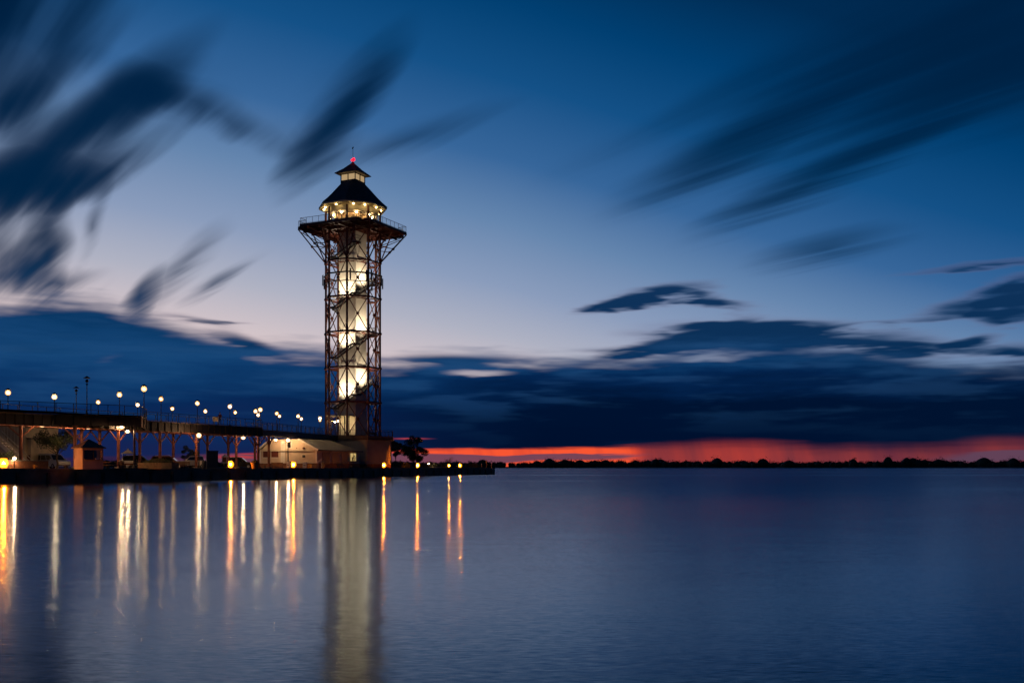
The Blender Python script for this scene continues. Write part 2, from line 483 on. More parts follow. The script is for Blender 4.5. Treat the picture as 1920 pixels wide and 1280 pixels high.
class MB:
    def __init__(self):
        self.v = []
        self.f = []

    def add(self, vs, fs):
        k = len(self.v)
        self.v += [Vector(p) for p in vs]
        self.f += [tuple(i + k for i in q) for q in fs]
        return self

    def box(self, c, s, rz=0.0):
        cx, cy, cz = c
        hx, hy, hz = s[0] / 2, s[1] / 2, s[2] / 2
        co, si = math.cos(rz), math.sin(rz)
        vs = []
        for z in (-hz, hz):
            for x, y in ((-hx, -hy), (hx, -hy), (hx, hy), (-hx, hy)):
                vs.append((cx + x * co - y * si, cy + x * si + y * co, cz + z))
        return self.add(vs, [(3, 2, 1, 0), (4, 5, 6, 7), (0, 1, 5, 4), (1, 2, 6, 5), (2, 3, 7, 6), (3, 0, 4, 7)])

    def bar(self, a, b, w, h, up=(0, 0, 1)):
        a, b = Vector(a), Vector(b)
        d = (b - a)
        if d.length < 1e-6:
            return self
        d.normalize()
        u = Vector(up)
        s = d.cross(u)
        if s.length < 1e-4:
            s = d.cross(Vector((1, 0, 0)))
        s.normalize()
        u = s.cross(d)
        vs = []
        for p in (a, b):
            for i, j in ((-1, -1), (1, -1), (1, 1), (-1, 1)):
                vs.append(p + s * (i * w / 2) + u * (j * h / 2))
        return self.add(vs, [(3, 2, 1, 0), (4, 5, 6, 7), (0, 1, 5, 4), (1, 2, 6, 5), (2, 3, 7, 6), (3, 0, 4, 7)])

    def tube(self, a, b, r, n=8, r2=None):
        a, b = Vector(a), Vector(b)
        r2 = r if r2 is None else r2
        d = (b - a).normalized()
        s = d.cross(Vector((0, 0, 1)))
        if s.length < 1e-4:
            s = Vector((1, 0, 0))
        s.normalize()
        u = s.cross(d)
        vs = []
        for p, q in ((a, r), (b, r2)):
            for i in range(n):
                t = 2 * math.pi * i / n
                vs.append(p + s * (q * math.cos(t)) + u * (q * math.sin(t)))
        fs = [(i, (i + 1) % n, n + (i + 1) % n, n + i) for i in range(n)]
        fs += [tuple(range(n))[::-1], tuple(range(n, 2 * n))]
        return self.add(vs, fs)

    def lathe(self, c, prof, n=12):
        cx, cy, cz = c
        vs = []
        for r, z in prof:
            for i in range(n):
                t = 2 * math.pi * i / n
                vs.append((cx + r * math.cos(t), cy + r * math.sin(t), cz + z))
        fs = []
        for k in range(len(prof) - 1):
            for i in range(n):
                j = (i + 1) % n
                fs.append((k * n + i, k * n + j, (k + 1) * n + j, (k + 1) * n + i))
        fs.append(tuple(range(n))[::-1])
        fs.append(tuple((len(prof) - 1) * n + i for i in range(n)))
        return self.add(vs, fs)

    def ball(self, c, r, n=8, m=6, sz=1.0):
        prof = [(max(1e-3, r * math.sin(math.pi * k / m)), -r * sz * math.cos(math.pi * k / m)) for k in range(m + 1)]
        return self.lathe(c, prof, n)

    def prism(self, poly, z0, z1):
        n = len(poly)
        vs = [(p[0], p[1], z0) for p in poly] + [(p[0], p[1], z1) for p in poly]
        fs = [(i, (i + 1) % n, n + (i + 1) % n, n + i) for i in range(n)]
        fs += [tuple(range(n))[::-1], tuple(range(n, 2 * n))]
        return self.add(vs, fs)

    def rings(self, rings, cap=True):
        n = len(rings[0])
        vs = [p for r in rings for p in r]
        fs = []
        for k in range(len(rings) - 1):
            for i in range(n):
                j = (i + 1) % n
                fs.append((k * n + i, k * n + j, (k + 1) * n + j, (k + 1) * n + i))
        if cap:
            fs.append(tuple(range(n))[::-1])
            fs.append(tuple((len(rings) - 1) * n + i for i in range(n)))
        return self.add(vs, fs)

    def poly(self, pts):
        return self.add(pts, [tuple(range(len(pts)))])

    def mesh(self, name, m, inv=None, smooth=False, fix=True):
        vs = self.v if inv is None else [inv @ p for p in self.v]
        me = bpy.data.meshes.new(name)
        me.from_pydata([tuple(p) for p in vs], [], self.f)
        if fix:
            bm = bmesh.new()
            bm.from_mesh(me)
            bmesh.ops.recalc_face_normals(bm, faces=bm.faces)
            bm.to_mesh(me)
            bm.free()
        if m is not None:
            me.materials.append(m)
        if smooth:
            me.polygons.foreach_set('use_smooth', [True] * len(me.polygons))
        return me

    def build(self, name, m, parent=None, local=False, smooth=False, origin=None, fix=True):
        """world coordinates unless local; the mesh is stored relative to its root"""
        inv = None
        if not local:
            if parent is not None:
                inv = root_of(parent).matrix_basis.inverted()
            elif origin is not None:
                inv = Matrix.Translation(-Vector(origin))
        me = self.mesh(name, m, inv, smooth, fix)
        o = bpy.data.objects.new(name, me)
        COL.objects.link(o)
        if parent is not None:
            o.parent = parent
        elif origin is not None:
            o.location = origin
        return o


def tag(o, label=None, cat=None, group=None, kind=None):
    if label:
        o['label'] = label
    if cat:
        o['category'] = cat
    if group:
        o['group'] = group
    if kind:
        o['kind'] = kind
    return o


def thing(name, label, cat, loc=(0, 0, 0), rz=0.0, group=None):
    o = bpy.data.objects.new(name, None)
    o.empty_display_size = 0.3
    COL.objects.link(o)
    o.matrix_basis = Matrix.Translation(Vector(loc)) @ Matrix.Rotation(rz, 4, 'Z')
    return tag(o, label, cat, group)


def copy_tree(o, parent=None):
    c = o.copy()
    COL.objects.link(c)
    c.parent = parent
    for ch in [k for k in o.children]:
        copy_tree(ch, c)
    return c


ORD = ['first', 'second', 'third', 'fourth', 'fifth', 'sixth', 'seventh', 'eighth', 'ninth', 'tenth', 'eleventh', 'twelfth', 'thirteenth', 'fourteenth']


# ------------------------------------------------------------------ water
def build_water():
    m = bpy.data.materials.new('lake_water')
    m.use_nodes = True
    b = NB(m.node_tree)
    m.node_tree.nodes.clear()
    out = b.new('ShaderNodeOutputMaterial')
    deep = b.new('ShaderNodeBsdfDiffuse')
    deep.inputs[0].default_value = (0.003, 0.014, 0.030, 1)
    refl = b.new('ShaderNodeBsdfAnisotropic')
    refl.distribution = 'GGX'
    refl.inputs[0].default_value = (0.76, 0.87, 1.0, 1)     # bluish cast put into the reflections
    fres = b.new('ShaderNodeFresnel')
    fres.inputs[0].default_value = 1.333
    mixs = b.new('ShaderNodeMixShader')
    b.put(mixs.inputs[0], fres.outputs[0])
    b.put(mixs.inputs[1], deep.outputs[0])
    b.put(mixs.inputs[2], refl.outputs[0])
    b.put(out.inputs[0], mixs.outputs[0])
    geo = b.new('ShaderNodeNewGeometry')
    px, py, pz = b.sep(geo.outputs['Position'])
    # breeze beyond the sheltered near water, with long cat's-paws
    wn = b.noise(b.vec(b.m('MULTIPLY', px, 0.006), b.m('MULTIPLY', py, 0.03), 0.0), 1.0, 3.0, 0.5)
    dist = b.m('ADD', py, b.m('MULTIPLY', b.m('SUBTRACT', wn, 0.5), 22.0))
    far = b.sstep(dist, 34.0, 72.0)
    paws = b.sstep(b.noise(b.vec(b.m('MULTIPLY', px, 0.004), b.m('MULTIPLY', py, 0.028), 8.0), 1.0, 3.0, 0.55), 0.54, 0.68)
    rough = b.m('SUBTRACT', 0.11, b.m('MULTIPLY', far, 0.02))
    b.put(refl.inputs['Roughness'], rough)

    # wave slopes: short ripples running in towards the camera, long low undulations under them
    def slopes(vec, sc, det):
        n = b.new('ShaderNodeTexNoise')
        b.put(n.inputs['Vector'], vec)
        n.inputs['Scale'].default_value = sc
        n.inputs['Detail'].default_value = det
        n.inputs['Roughness'].default_value = 0.55
        return b.sep(b.vm('SUBTRACT', n.outputs['Color'], (0.5, 0.5, 0.5)))
    r1 = slopes(b.vec(b.m('MULTIPLY_ADD', px, 6.0, b.m('MULTIPLY', py, 17.0)), b.m('MULTIPLY_ADD', py, 190.0, b.m('MULTIPLY', px, -2.3)), b.m('MULTIPLY', py, 5.7)), 1.0, 2.0)
    r2 = slopes(b.vec(b.m('MULTIPLY', px, 0.25), b.m('MULTIPLY', py, 1.6), 4.0), 1.0, 2.0)
    amp = b.m('SUBTRACT', 0.25, b.m('MULTIPLY', far, 0.13))
    sy = b.m('MULTIPLY_ADD', r1[0], amp, b.m('MULTIPLY', r2[0], 0.022))
    # facets leaning towards the shore the camera stands on show more than those leaning away
    sy = b.m('SUBTRACT', sy, b.m('ADD', 0.015, b.m('MULTIPLY', far, b.m('ADD', 0.013, b.m('MULTIPLY', paws, 0.020)))))
    sx = b.m('MULTIPLY_ADD', r1[1], b.m('MULTIPLY', amp, 0.28), b.m('MULTIPLY', r2[1], 0.035))
    nrm = b.vm('NORMALIZE', b.vec(sx, sy, 1.0))
    b.put(refl.inputs['Normal'], nrm)
    b.put(fres.inputs['Normal'], nrm)
    mb = MB()
    mb.add([(-6000, -400, 0), (6000, -400, 0), (6000, 7000, 0), (-6000, 7000, 0)], [(0, 1, 2, 3)])
    o = mb.build('water', m)
    tag(o, kind='structure')


build_water()


# ------------------------------------------------------------------ pier
PZ = 1.42                                  # top of the pier
E0 = Vector((-48.7, 94.8, 0))              # quay edge in plan
E1 = Vector((-4.06, 237.0, 0))
ED = (E1 - E0).normalized()
EL = Vector((-ED.y, ED.x, 0))              # towards the inside of the pier


def edge(x):
    """point on the quay edge seen at photo column x"""
    k = (x - 960.0) / FPX
    s = (k * E0.y - E0.x) / (ED.x - k * ED.y)
    return E0 + ED * s


def on_line(x, a, d):
    """point on the plan line a + s d seen at photo column x"""
    k = (x - 960.0) / FPX
    s = (k * a.y - a.x) / (d.x - k * d.y)
    return a + d * s


def build_pier():
    a = E0 - ED * 60
    poly = [a, E1, E1 + EL * 46, a + EL * 46]
    mb = MB().prism([(p.x, p.y) for p in poly], -3.0, PZ - 0.18)
    pier = tag(mb.build('pier', M_CONC), kind='structure')
    # paving sheet inside the coping
    q = [a + EL * 0.55, E1 + EL * 0.55 - ED * 0.55, E1 + EL * 45.4 - ED * 0.55, a + EL * 45.4]
    MB().prism([(p.x, p.y) for p in q], PZ - 0.178, PZ).build('paving', M_PAVE, pier)
    # coping stones along the quay edge and the pier head
    L = (E1 - a).length
    n = 70
    me = None
    step = L / n
    rz = math.atan2(ED.y, ED.x)
    for i in range(n):
        c = a + ED * (step * (i + 0.5)) + EL * 0.24
        if me is None:
            me = MB().box((0, 0, 0), (step - 0.03, 0.58, 0.26)).mesh('coping_stone', M_CONC)
        o = bpy.data.objects.new('coping_stone', me)
        COL.objects.link(o)
        o.parent = pier
        o.location = (c.x, c.y, PZ - 0.03)
        o.rotation_euler = (0, 0, rz)
    for i in range(18):
        c = E1 + EL * (0.6 + 2.5 * (i + 0.5)) - ED * 0.24
        o = bpy.data.objects.new('coping_stone', me)
        COL.objects.link(o)
        o.parent = pier
        o.location = (c.x, c.y, PZ - 0.03)
        o.rotation_euler = (0, 0, rz + math.pi / 2)
    # timber fenders on the quay face
    mf = MB().box((0, 0, 0), (0.3, 0.22, 1.9)).mesh('fender', M_DECKW)
    for i in range(52):
        c = a + ED * (2.0 + 4.0 * i) - EL * 0.11
        o = bpy.data.objects.new('fender', mf)
        COL.objects.link(o)
        o.parent = pier
        o.location = (c.x, c.y, 0.15)
        o.rotation_euler = (0, 0, rz)


build_pier()


# ------------------------------------------------------------------ far shore
def leaf_quads(mb, c, r, n, size, rnd, squash=1.0):
    for _ in range(n):
        while True:
            p = Vector((rnd.uniform(-1, 1), rnd.uniform(-1, 1), rnd.uniform(-1, 1)))
            if p.length <= 1.0:
                break
        p = Vector((p.x * r, p.y * r, p.z * r * squash)) + c
        a = Vector((rnd.gauss(0, 1), rnd.gauss(0, 1), rnd.gauss(0, 1))).normalized()
        b = a.orthogonal().normalized()
        b.rotate(Matrix.Rotation(rnd.uniform(0, 6.28), 3, a))
        d = a.cross(b)
        s = size * rnd.uniform(0.6, 1.3)
        k = len(mb.v)
        mb.v += [p - b * s * 0.5, p + d * s * 0.32, p + b * s * 0.5, p - d * s * 0.32]
        mb.f.append((k, k + 1, k + 2, k + 3))


def build_far_shore():
    rnd = random.Random(5)
    y0 = 2550.0
    pts = []
    n = 120
    for i in range(n + 1):
        x = -2400 + 5200 * i / n
        pts.append((x, y0 + 26 * math.sin(i * 0.37) + 14 * math.sin(i * 1.3)))
    rings = []
    for x, y in pts:
        rings.append([(x, y, -2), (x, y + 12, 1.2), (x, y + 60, 3.2), (x, y + 420, 4.0), (x, y + 420, -2)])
    m = mat('far_shore_soil', (0.05, 0.05, 0.035), 0.95)
    tag(MB().rings(rings).build('far_shore', m), kind='structure')
    wood = MB()

    def hgt(px):
        h = 16.5 + 2.2 * math.sin(px * 0.011 + 1) + 1.6 * math.sin(px * 0.037)
        return h
    big = {1030: 23, 1060: 20, 1230: 22, 1345: 24, 1430: 22, 1665: 27, 1600: 22, 1700: 25, 1712: 24, 1845: 25, 1900: 24, 1760: 21, 905: 20, 1135: 19, 1480: 18}
    trees = []
    for px in range(150, 2100, 6):
        trees.append((px + rnd.uniform(-4, 4), hgt(px) * rnd.uniform(0.78, 1.12), rnd.uniform(0, 150)))
    for px in range(150, 2100, 13):
        trees.append((px + rnd.uniform(-6, 6), hgt(px) * rnd.uniform(0.70, 1.28), rnd.uniform(40, 220)))
    for px, h in big.items():
        trees.append((px, h * 1.12, 30))
    for px, h, dy in trees:
        d = y0 + 45 + dy
        x = gx(px, d)
        w = h * rnd.uniform(0.45, 0.85)
        base = 2.0
        # uneven body of the crown
        nseg = 7
        prof = [(0.9, 0.0), (1.0, 0.25), (1.05, 0.5), (0.85, 0.72), (0.5, 0.9), (0.12, 1.0)]
        rr = []
        ph = rnd.uniform(0, 6)
        for pr, pz in prof:
            rr.append([(x + w * 0.86 * pr * (1 + 0.22 * math.sin(2 * a + ph + 3 * pz)) * math.cos(a), d + w * pr * math.sin(a), base + h * 0.92 * pz) for a in [2 * math.pi * k / nseg for k in range(nseg)]])
        wood.rings(rr)
        for k in range(6):
            c = Vector((x + rnd.uniform(-0.8, 0.8) * w, d + rnd.uniform(-0.8, 0.2) * w, base + h * rnd.uniform(0.55, 0.97)))
            leaf_quads(wood, c, w * 0.42, 10, 2.6, rnd)
    o = wood.build('far_woodland', M_LEAFD, fix=False)
    tag(o, 'dark wooded strip of trees along the far shore under the red afterglow', 'woodland', kind='stuff')


build_far_shore()


# ------------------------------------------------------------------ observation tower
TC = Vector((-29.4, 184.0, 0.0))
PHI = R(-25.5)                         # bearing of the front-left face (0 = towards the camera, + = right)


def dirv(a):
    return Vector((math.sin(a), -math.cos(a), 0))


T1 = dirv(PHI)                         # outwards, front-left face
T2 = dirv(PHI + math.pi / 2)           # outwards, front-right face
VERT = [PHI + R(22.5) + R(45) * k for k in range(8)]
LEV = [7.25, 13.5, 19.8, 26.2, 32.6, 39.2, 45.0]
LEGR = 5.05


def tp(a, r, z):
    return TC + dirv(a) * r + Vector((0, 0, z))


def tq(u, v, z):
    """tower plan coordinates: u along T1, v along T2"""
    return TC + T1 * u + T2 * v + Vector((0, 0, z))


def octo(r, z, off=0.0):
    return [tp(a + off, r, z) for a in VERT]


def rail_run(parent, a, b, h=1.08, step=1.3, m=None, infill=0.14, post=0.055, name='railing', mesh=True):
    """one straight railing: rails and wire infill as a part, its posts as sub-parts"""
    m = m or M_DARK
    a, b = Vector(a), Vector(b)
    L = (b - a).length
    n = max(1, round(L / step))
    mb = MB()
    up = Vector((0, 0, 1))
    mb.bar(a + up * h, b + up * h, 0.07, 0.06)
    mb.bar(a + up * 0.12, b + up * 0.12, 0.04, 0.05)
    if mesh:
        for k in range(1, 6):
            z = 0.12 + (h - 0.12) * k / 6
            mb.bar(a + up * z, b + up * z, 0.012, 0.014)
    r = mb.build(name, m, parent)
    for i in range(n + 1):
        p = a.lerp(b, i / n)
        MB().box(p + up * (h / 2), (post, post, h + 0.03), 0.3).build('post', m, r)
    return r


def build_tower():
    t = thing('observation_tower', 'tall red steel lattice observation tower with floodlit pale shaft and lit cabin', 'tower', (TC.x, TC.y, PZ))
    up = Vector((0, 0, 1))
    # eight legs
    for a in VERT:
        mb = MB()
        mb.tube(tp(a, LEGR, PZ), tp(a, LEGR, 48.9), 0.20, 10)
        mb.lathe(tp(a, LEGR, 7.3), [(0.30, 0), (0.30, 0.18), (0.18, 0.34)], 10)
        mb.build('leg', M_STEEL, t)
    # ring beams with node plates, radial plan bracing back to the shaft
    for li, z in enumerate(LEV):
        mb = MB()
        o = octo(LEGR, z)
        for k in range(8):
            mb.bar(o[k], o[(k + 1) % 8], 0.20, 0.30)
        ring = mb.build('ring_beam', M_STEEL, t)
        for k in range(8):
            MB().ball(o[k], 0.36 if 0 < li < 6 else 0.27, 10, 6, 0.9).build('node', M_STEEL, ring)
        if li > 0:
            pb = MB()
            oi = octo(2.55, z)
            for k in range(8):
                pb.bar(oi[k], o[k], 0.09, 0.14)
                pb.bar(oi[k], o[(k + 1) % 8], 0.06, 0.09)
                pb.bar(oi[k], oi[(k + 1) % 8], 0.09, 0.14)
            pb.build('plan_bracing', M_STEEL, t)
    # cross braces, one X per face and bay with a round plate at the crossing
    for li in range(6):
        z0, z1 = LEV[li], LEV[li + 1]
        lo, hi = octo(LEGR, z0), octo(LEGR, z1)
        for k in range(8):
            j = (k + 1) % 8
            n = (lo[k] + lo[j]) / 2 - Vector((TC.x, TC.y, z0))
            n.normalize()
            mb = MB()
            mb.tube(lo[k] + n * 0.03, hi[j] + n * 0.03, 0.088, 6)
            mb.tube(lo[j] - n * 0.06, hi[k] - n * 0.06, 0.088, 6)
            x = mb.build('cross_brace', M_STEEL, t)
            MB().ball((lo[k] + hi[j]) / 2, 0.31, 8, 6).build('crossing_plate', M_STEEL, x)
    # service gallery ring with antennas below the deck struts
    for z, r in ((36.75, 5.40), (35.2, 5.36)):
        o = octo(r, z)
        mb = MB()
        for k in range(8):
            mb.bar(o[k], o[(k + 1) % 8], 0.15, 0.26 if z > 36 else 0.14)
            mb.bar(o[k], tp(VERT[k], LEGR, z), 0.08, 0.10)
        mb.build('gallery_ring', M_DARK, t)
    for a, z in ((-1.72, 35.6), (-1.45, 36.0), (PHI + 0.52, 36.3), (0.62, 36.2), (0.80, 36.4), (1.36, 35.9), (1.58, 35.5), (2.6, 36.0), (3.6, 36.0)):
        mb = MB()
        c = tp(a, 5.52, z)
        mb.box(c, (0.26, 0.14, 1.9), a)
        mb.tube(c - dirv(a) * 0.14 + up * -1.05, c - dirv(a) * 0.14 + up * 1.05, 0.04, 6)
        mb.build('panel_antenna', M_DARK, t)

    # ---- lift shaft in pale panels
    H = 1.80
    sh = MB()
    sh.prism([tq(H - .03, H - .03, 0)[:2], tq(H - .03, -H + .03, 0)[:2], tq(-H + .03, -H + .03, 0)[:2], tq(-H + .03, H - .03, 0)[:2]], PZ, 49.2)
    shaft = sh.build('lift_shaft', M_SHAFT, t)
    nz = 14
    for f in range(4):
        du = [T1, T2, -T1, -T2][f]
        dv = [T2, -T1, -T2, T1][f]
        for i in range(nz):
            za = 7.3 + (45.0 - 7.3) * i / nz
            zb = 7.3 + (45.0 - 7.3) * (i + 1) / nz
            c = TC + du * (H - 0.01)
            mb = MB()
            e = H - 0.012
            q = [c - dv * e, c + dv * e]
            vs = []
            for off in (0.0, 0.035):
                for p, z in ((q[0], za + .012), (q[1], za + .012), (q[1], zb - .012), (q[0], zb - .012)):
                    vs.append(p + du * off + up * z)
            mb.add(vs, [(0, 1, 2, 3), (7, 6, 5, 4), (0, 4, 5, 1), (1, 5, 6, 2), (2, 6, 7, 3), (3, 7, 4, 0)])
            mb.build('panel', M_SHAFT, shaft)

    # ---- stair winding up round the shaft
    RZ = 2.3
    W = 1.12
    CR = H + 0.16 + W / 2
    corner = [(1, -1), (1, 1), (-1, 1), (-1, -1)]
    z_start = 12.65 - 2 * RZ
    n_fl = 15
    for j in range(n_fl + 1):
        cu, cv = corner[(j - 2) % 4]
        z = z_start + RZ * j
        p = tq(cu * CR, cv * CR, z)
        mb = MB().box(p - up * 0.06, (W + 0.1, W + 0.1, 0.10), math.atan2(T2.y, T2.x))
        for s in (-1, 1):
            mb.bar(p + T1 * (s * W / 2) - T2 * W / 2 - up * 0.2, p + T1 * (s * W / 2) + T2 * W / 2 - up * 0.2, 0.06, 0.26)
            mb.bar(p + T2 * (s * W / 2) - T1 * W / 2 - up * 0.2, p + T2 * (s * W / 2) + T1 * W / 2 - up * 0.2, 0.06, 0.26)
        mb.bar(p - up * 0.3, tq(cu * 3.4, cv * 3.4, z - 0.3), 0.10, 0.16)
        ld = mb.build('landing', M_DARK, t)
        o1 = tq(cu * (CR + W / 2), cv * (CR - W / 2), z)
        o2 = tq(cu * (CR + W / 2), cv * (CR + W / 2), z)
        o3 = tq(cu * (CR - W / 2), cv * (CR + W / 2), z)
        rm = MB()
        for a, bb in ((o1, o2), (o2, o3)):
            for zz in (0.55, 1.05):
                rm.bar(a + up * zz, bb + up * zz, 0.04, 0.05)
            for k in range(8):
                q = a.lerp(bb, k / 7)
                rm.bar(q, q + up * 1.05, 0.022, 0.022)
        rm.build('guard_rail', M_MESH, ld)
        if j == n_fl:
            break
        nu, nv = corner[(j - 1) % 4]
        # the flight leaves this landing towards the next corner
        a = Vector((cu * CR, cv * CR))
        c2 = Vector((nu * CR, nv * CR))
        dd = (c2 - a).normalized()
        s0 = a + dd * (W / 2)
        s1 = c2 - dd * (W / 2)
        side = Vector((dd.y, -dd.x))
        if side.dot((s0 + s1) / 2) < 0:
            side = -side                                   # outwards
        mb = MB()
        for sg in (-1, 1):
            q0, q1 = s0 + side * (sg * W / 2), s1 + side * (sg * W / 2)
            mb.bar(tq(q0.x, q0.y, z - 0.10), tq(q1.x, q1.y, z + RZ - 0.10), 0.06, 0.30)
        fl = mb.build('stair_flight', M_DARK, t)
        tr = MB()
        nt = 12
        for k in range(nt):
            q = s0.lerp(s1, (k + 0.5) / nt)
            w3 = tq(q.x, q.y, z + RZ * (k + 1) / (nt + 1))
            ex = T1 * side.x + T2 * side.y
            tr.bar(w3 - ex * (W / 2 - 0.04), w3 + ex * (W / 2 - 0.04), (s1 - s0).length / nt * 0.95, 0.05)
        tr.build('treads', M_MESH, fl)
        rm = MB()
        q0, q1 = s0 + side * (W / 2), s1 + side * (W / 2)
        A, B = tq(q0.x, q0.y, z), tq(q1.x, q1.y, z + RZ)
        for zz in (0.3, 0.55, 0.8, 1.05):
            rm.bar(A + up * zz, B + up * zz, 0.035, 0.045)
        for k in range(15):
            q = A.lerp(B, k / 14)
            rm.bar(q, q + up * 1.05, 0.020, 0.020)
        rm.build('guard_rail', M_MESH, fl)
        # floodlight clamped to the outer stringer, washing the shaft face above the flight
        if 1 <= j <= 13:
            mid = (s0 + s1) / 2 + side * (W / 2 + 1.35)
            fp = tq(mid.x, mid.y, z + RZ * 0.5 + 1.15)
            ex = T1 * side.x + T2 * side.y
            aim = (-ex * 1.0 + up * 0.75).normalized()
            mb = MB()
            mb.bar(fp - aim * 0.16, fp + aim * 0.05, 0.34, 0.26)
            mb.bar(fp - aim * 0.10, fp - ex * 1.35 - up * 1.2, 0.05, 0.05)
            fx = mb.build('floodlight', M_DARK, t)
            ld_ = bpy.data.lights.new('floodlight_beam', 'SPOT')
            ld_.energy = 1750.0
            ld_.color = (1.0, 0.79, 0.53)
            ld_.spot_size = R(130)
            ld_.spot_blend = 0.7
            ld_.shadow_soft_size = 0.28
            lo_ = bpy.data.objects.new('floodlight_beam', ld_)
            COL.objects.link(lo_)
            lo_.parent = fx
            lo_.location = (fp + aim * 0.12) - Vector((TC.x, TC.y, PZ))
            lo_.rotation_euler = aim.to_track_quat('-Z', 'Y').to_euler()

    # ---- viewing deck: a square with a notch at each corner
    A, N_ = 7.8, 1.7
    B = A - N_
    out = [(A, -B), (A, B), (B, B), (B, A), (-B, A), (-B, B), (-A, B), (-A, -B), (-B, -B), (-B, -A), (B, -A), (B, -B)]
    ZD = 45.35
    mb = MB().prism([tq(u, v, 0)[:2] for u, v in out], ZD, ZD + 0.12)
    deck = mb.build('deck', M_DECKW, t)
    fm = MB()
    for i in range(12):
        a, b = out[i], out[(i + 1) % 12]
        fm.bar(tq(a[0], a[1], ZD - 0.10), tq(b[0], b[1], ZD - 0.10), 0.12, 0.44)
    fm.build('edge_beam', M_STEEL, deck)
    for i in range(-6, 7):
        w = i * 1.2
        e = A if abs(w) < B else B
        MB().bar(tq(w, -e + .1, ZD - 0.16), tq(w, e - .1, ZD - 0.16), 0.10, 0.30).build('joist', M_STEEL, deck)
    for w in (-5.05 * 0.924, 5.05 * 0.924, -2.2, 2.2):
        e = A
        MB().bar(tq(-e + .1, w, ZD - 0.50), tq(e - .1, w, ZD - 0.50), 0.16, 0.36).build('girder', M_STEEL, deck)
        MB().bar(tq(w, -e + .1, ZD - 0.51), tq(w, e - .1, ZD - 0.51), 0.16, 0.36).build('girder', M_STEEL, deck)
    for i in range(12):
        a, b = out[i], out[(i + 1) % 12]
        rail_run(t, tq(a[0] * .993, a[1] * .993, ZD + .12), tq(b[0] * .993, b[1] * .993, ZD + .12))
    # raking struts from the ring below out to the deck edge
    for k in range(8):
        p = tp(VERT[k], LEGR, LEV[5])
        rel = p - TC
        pu, pv = rel.dot(T1), rel.dot(T2)
        su, sv = (1 if pu > 0 else -1), (1 if pv > 0 else -1)
        if abs(pu) > abs(pv):
            ends = [(su * A, sv * B), (su * A, sv * 1.6)]
        else:
            ends = [(su * B, sv * A), (su * 1.6, sv * A)]
        for n, (eu, ev) in enumerate(ends):
            e = tq(eu, ev, ZD - 0.3)
            s = MB().tube(p, e, 0.115, 7).build('strut', M_STEEL, t)
            q = p.lerp(e, 0.5)
            lz = tp(VERT[k], LEGR, 42.4)
            MB().tube(lz, q, 0.07, 6).tube(lz, p.lerp(e, 0.93), 0.07, 6).build('brace', M_STEEL, s)
            MB().ball(p.lerp(e, 0.5), 0.26 if n == 0 else 0.16, 8, 6).build('knuckle', M_STEEL, s)

    # ---- glazed cabin
    CRAD = 4.62
    zf, zh, zt = ZD + 0.12, ZD + 2.75, 49.15
    cab = MB().rings([octo(CRAD, zh), octo(CRAD, zt)]).build('cabin', M_CREAM, t)
    MB().rings([octo(CRAD - 0.02, zf), octo(CRAD - 0.02, zf + 0.28)]).build('kick_plate', M_DARK, cab)
    lob = MB().prism([tq(2.3, 2.3, 0)[:2], tq(2.3, -2.3, 0)[:2], tq(-2.3, -2.3, 0)[:2], tq(-2.3, 2.3, 0)[:2]], zf + .01, zh - .01)
    lob.build('lift_lobby', M_INT, cab)
    for k in range(8):
        a, b = tp(VERT[k], CRAD, 0), tp(VERT[(k + 1) % 8], CRAD, 0)
        n3 = 3
        for i in range(n3 + 1):
            if i == n3:
                continue
            p = a.lerp(b, i / n3)
            MB().box(Vector((p.x, p.y, (zf + zh) / 2 + 0.14)), (0.10, 0.10, zh - zf - 0.3), VERT[k]).build('mullion', M_DARK, cab)
            q = a.lerp(b, (i + 1) / n3)
            d = (q - p).normalized()
            pn = MB()
            p1, q1 = p + d * 0.06, q - d * 0.06
            pn.bar(Vector((p1.x, p1.y, (zf + zh) / 2 + .14)), Vector((q1.x, q1.y, (zf + zh) / 2 + .14)), 0.016, zh - zf - 0.32)
            pn.build('pane', M_PANE, cab)
    for a in [PHI + R(45) * k for k in range(8)]:
        c = tp(a, 3.55, zh - 0.22)
        lm = MB().ball(c, 0.13, 10, 6).build('ceiling_lamp', E_INT, cab)
    # furniture silhouettes in the cabin: viewers and a counter
    for a, r in ((PHI - .35, 3.9), (PHI + .55, 3.8), (PHI + 1.2, 3.9), (PHI + 1.9, 3.8)):
        mb = MB().lathe(tp(a, r, zf), [(0.16, 0), (0.05, 0.06), (0.05, 1.05), (0.17, 1.1), (0.19, 1.35), (0.12, 1.5)], 8)
        mb.build('viewer', M_DARK, cab)
    # soffit and eave lamps
    ER = 6.35
    ze = 49.20
    so = MB().rings([octo(CRAD - .05, ze - 0.03), octo(ER, ze), octo(ER, ze + 0.24), octo(ER - .2, ze + .26)], cap=False)
    so.build('soffit', M_CREAM, t)
    for ad in (-80, -62, -25.5, 10, 33, 62, 88, 120, 154, 190, 215, 244, 262):
        a = R(ad)
        c = tp(a, 5.25, ze - 0.22)
        lamp = MB().lathe(c, [(0.11, 0.20), (0.15, 0.10), (0.15, 0.06)], 8).build('eave_lamp', M_DARK, t)
        MB().ball(c, 0.13, 10, 6).build('bulb', E_EAVE, lamp)
    # main roof, eight hips running up to the square lantern
    HC = 1.62
    sq = []
    for k in range(8):
        a = VERT[k] - PHI
        u, v = math.cos(a), math.sin(a)
        m_ = max(abs(u), abs(v))
        sq.append((u / m_, v / m_))

    def ring(r, z, f):
        o = []
        for k in range(8):
            a = VERT[k] - PHI
            u, v = math.cos(a) * r, math.sin(a) * r
            s = sq[k]
            rr = r * 0.93
            o.append(tq(u * (1 - f) + s[0] * rr * f, v * (1 - f) + s[1] * rr * f, z))
        return o
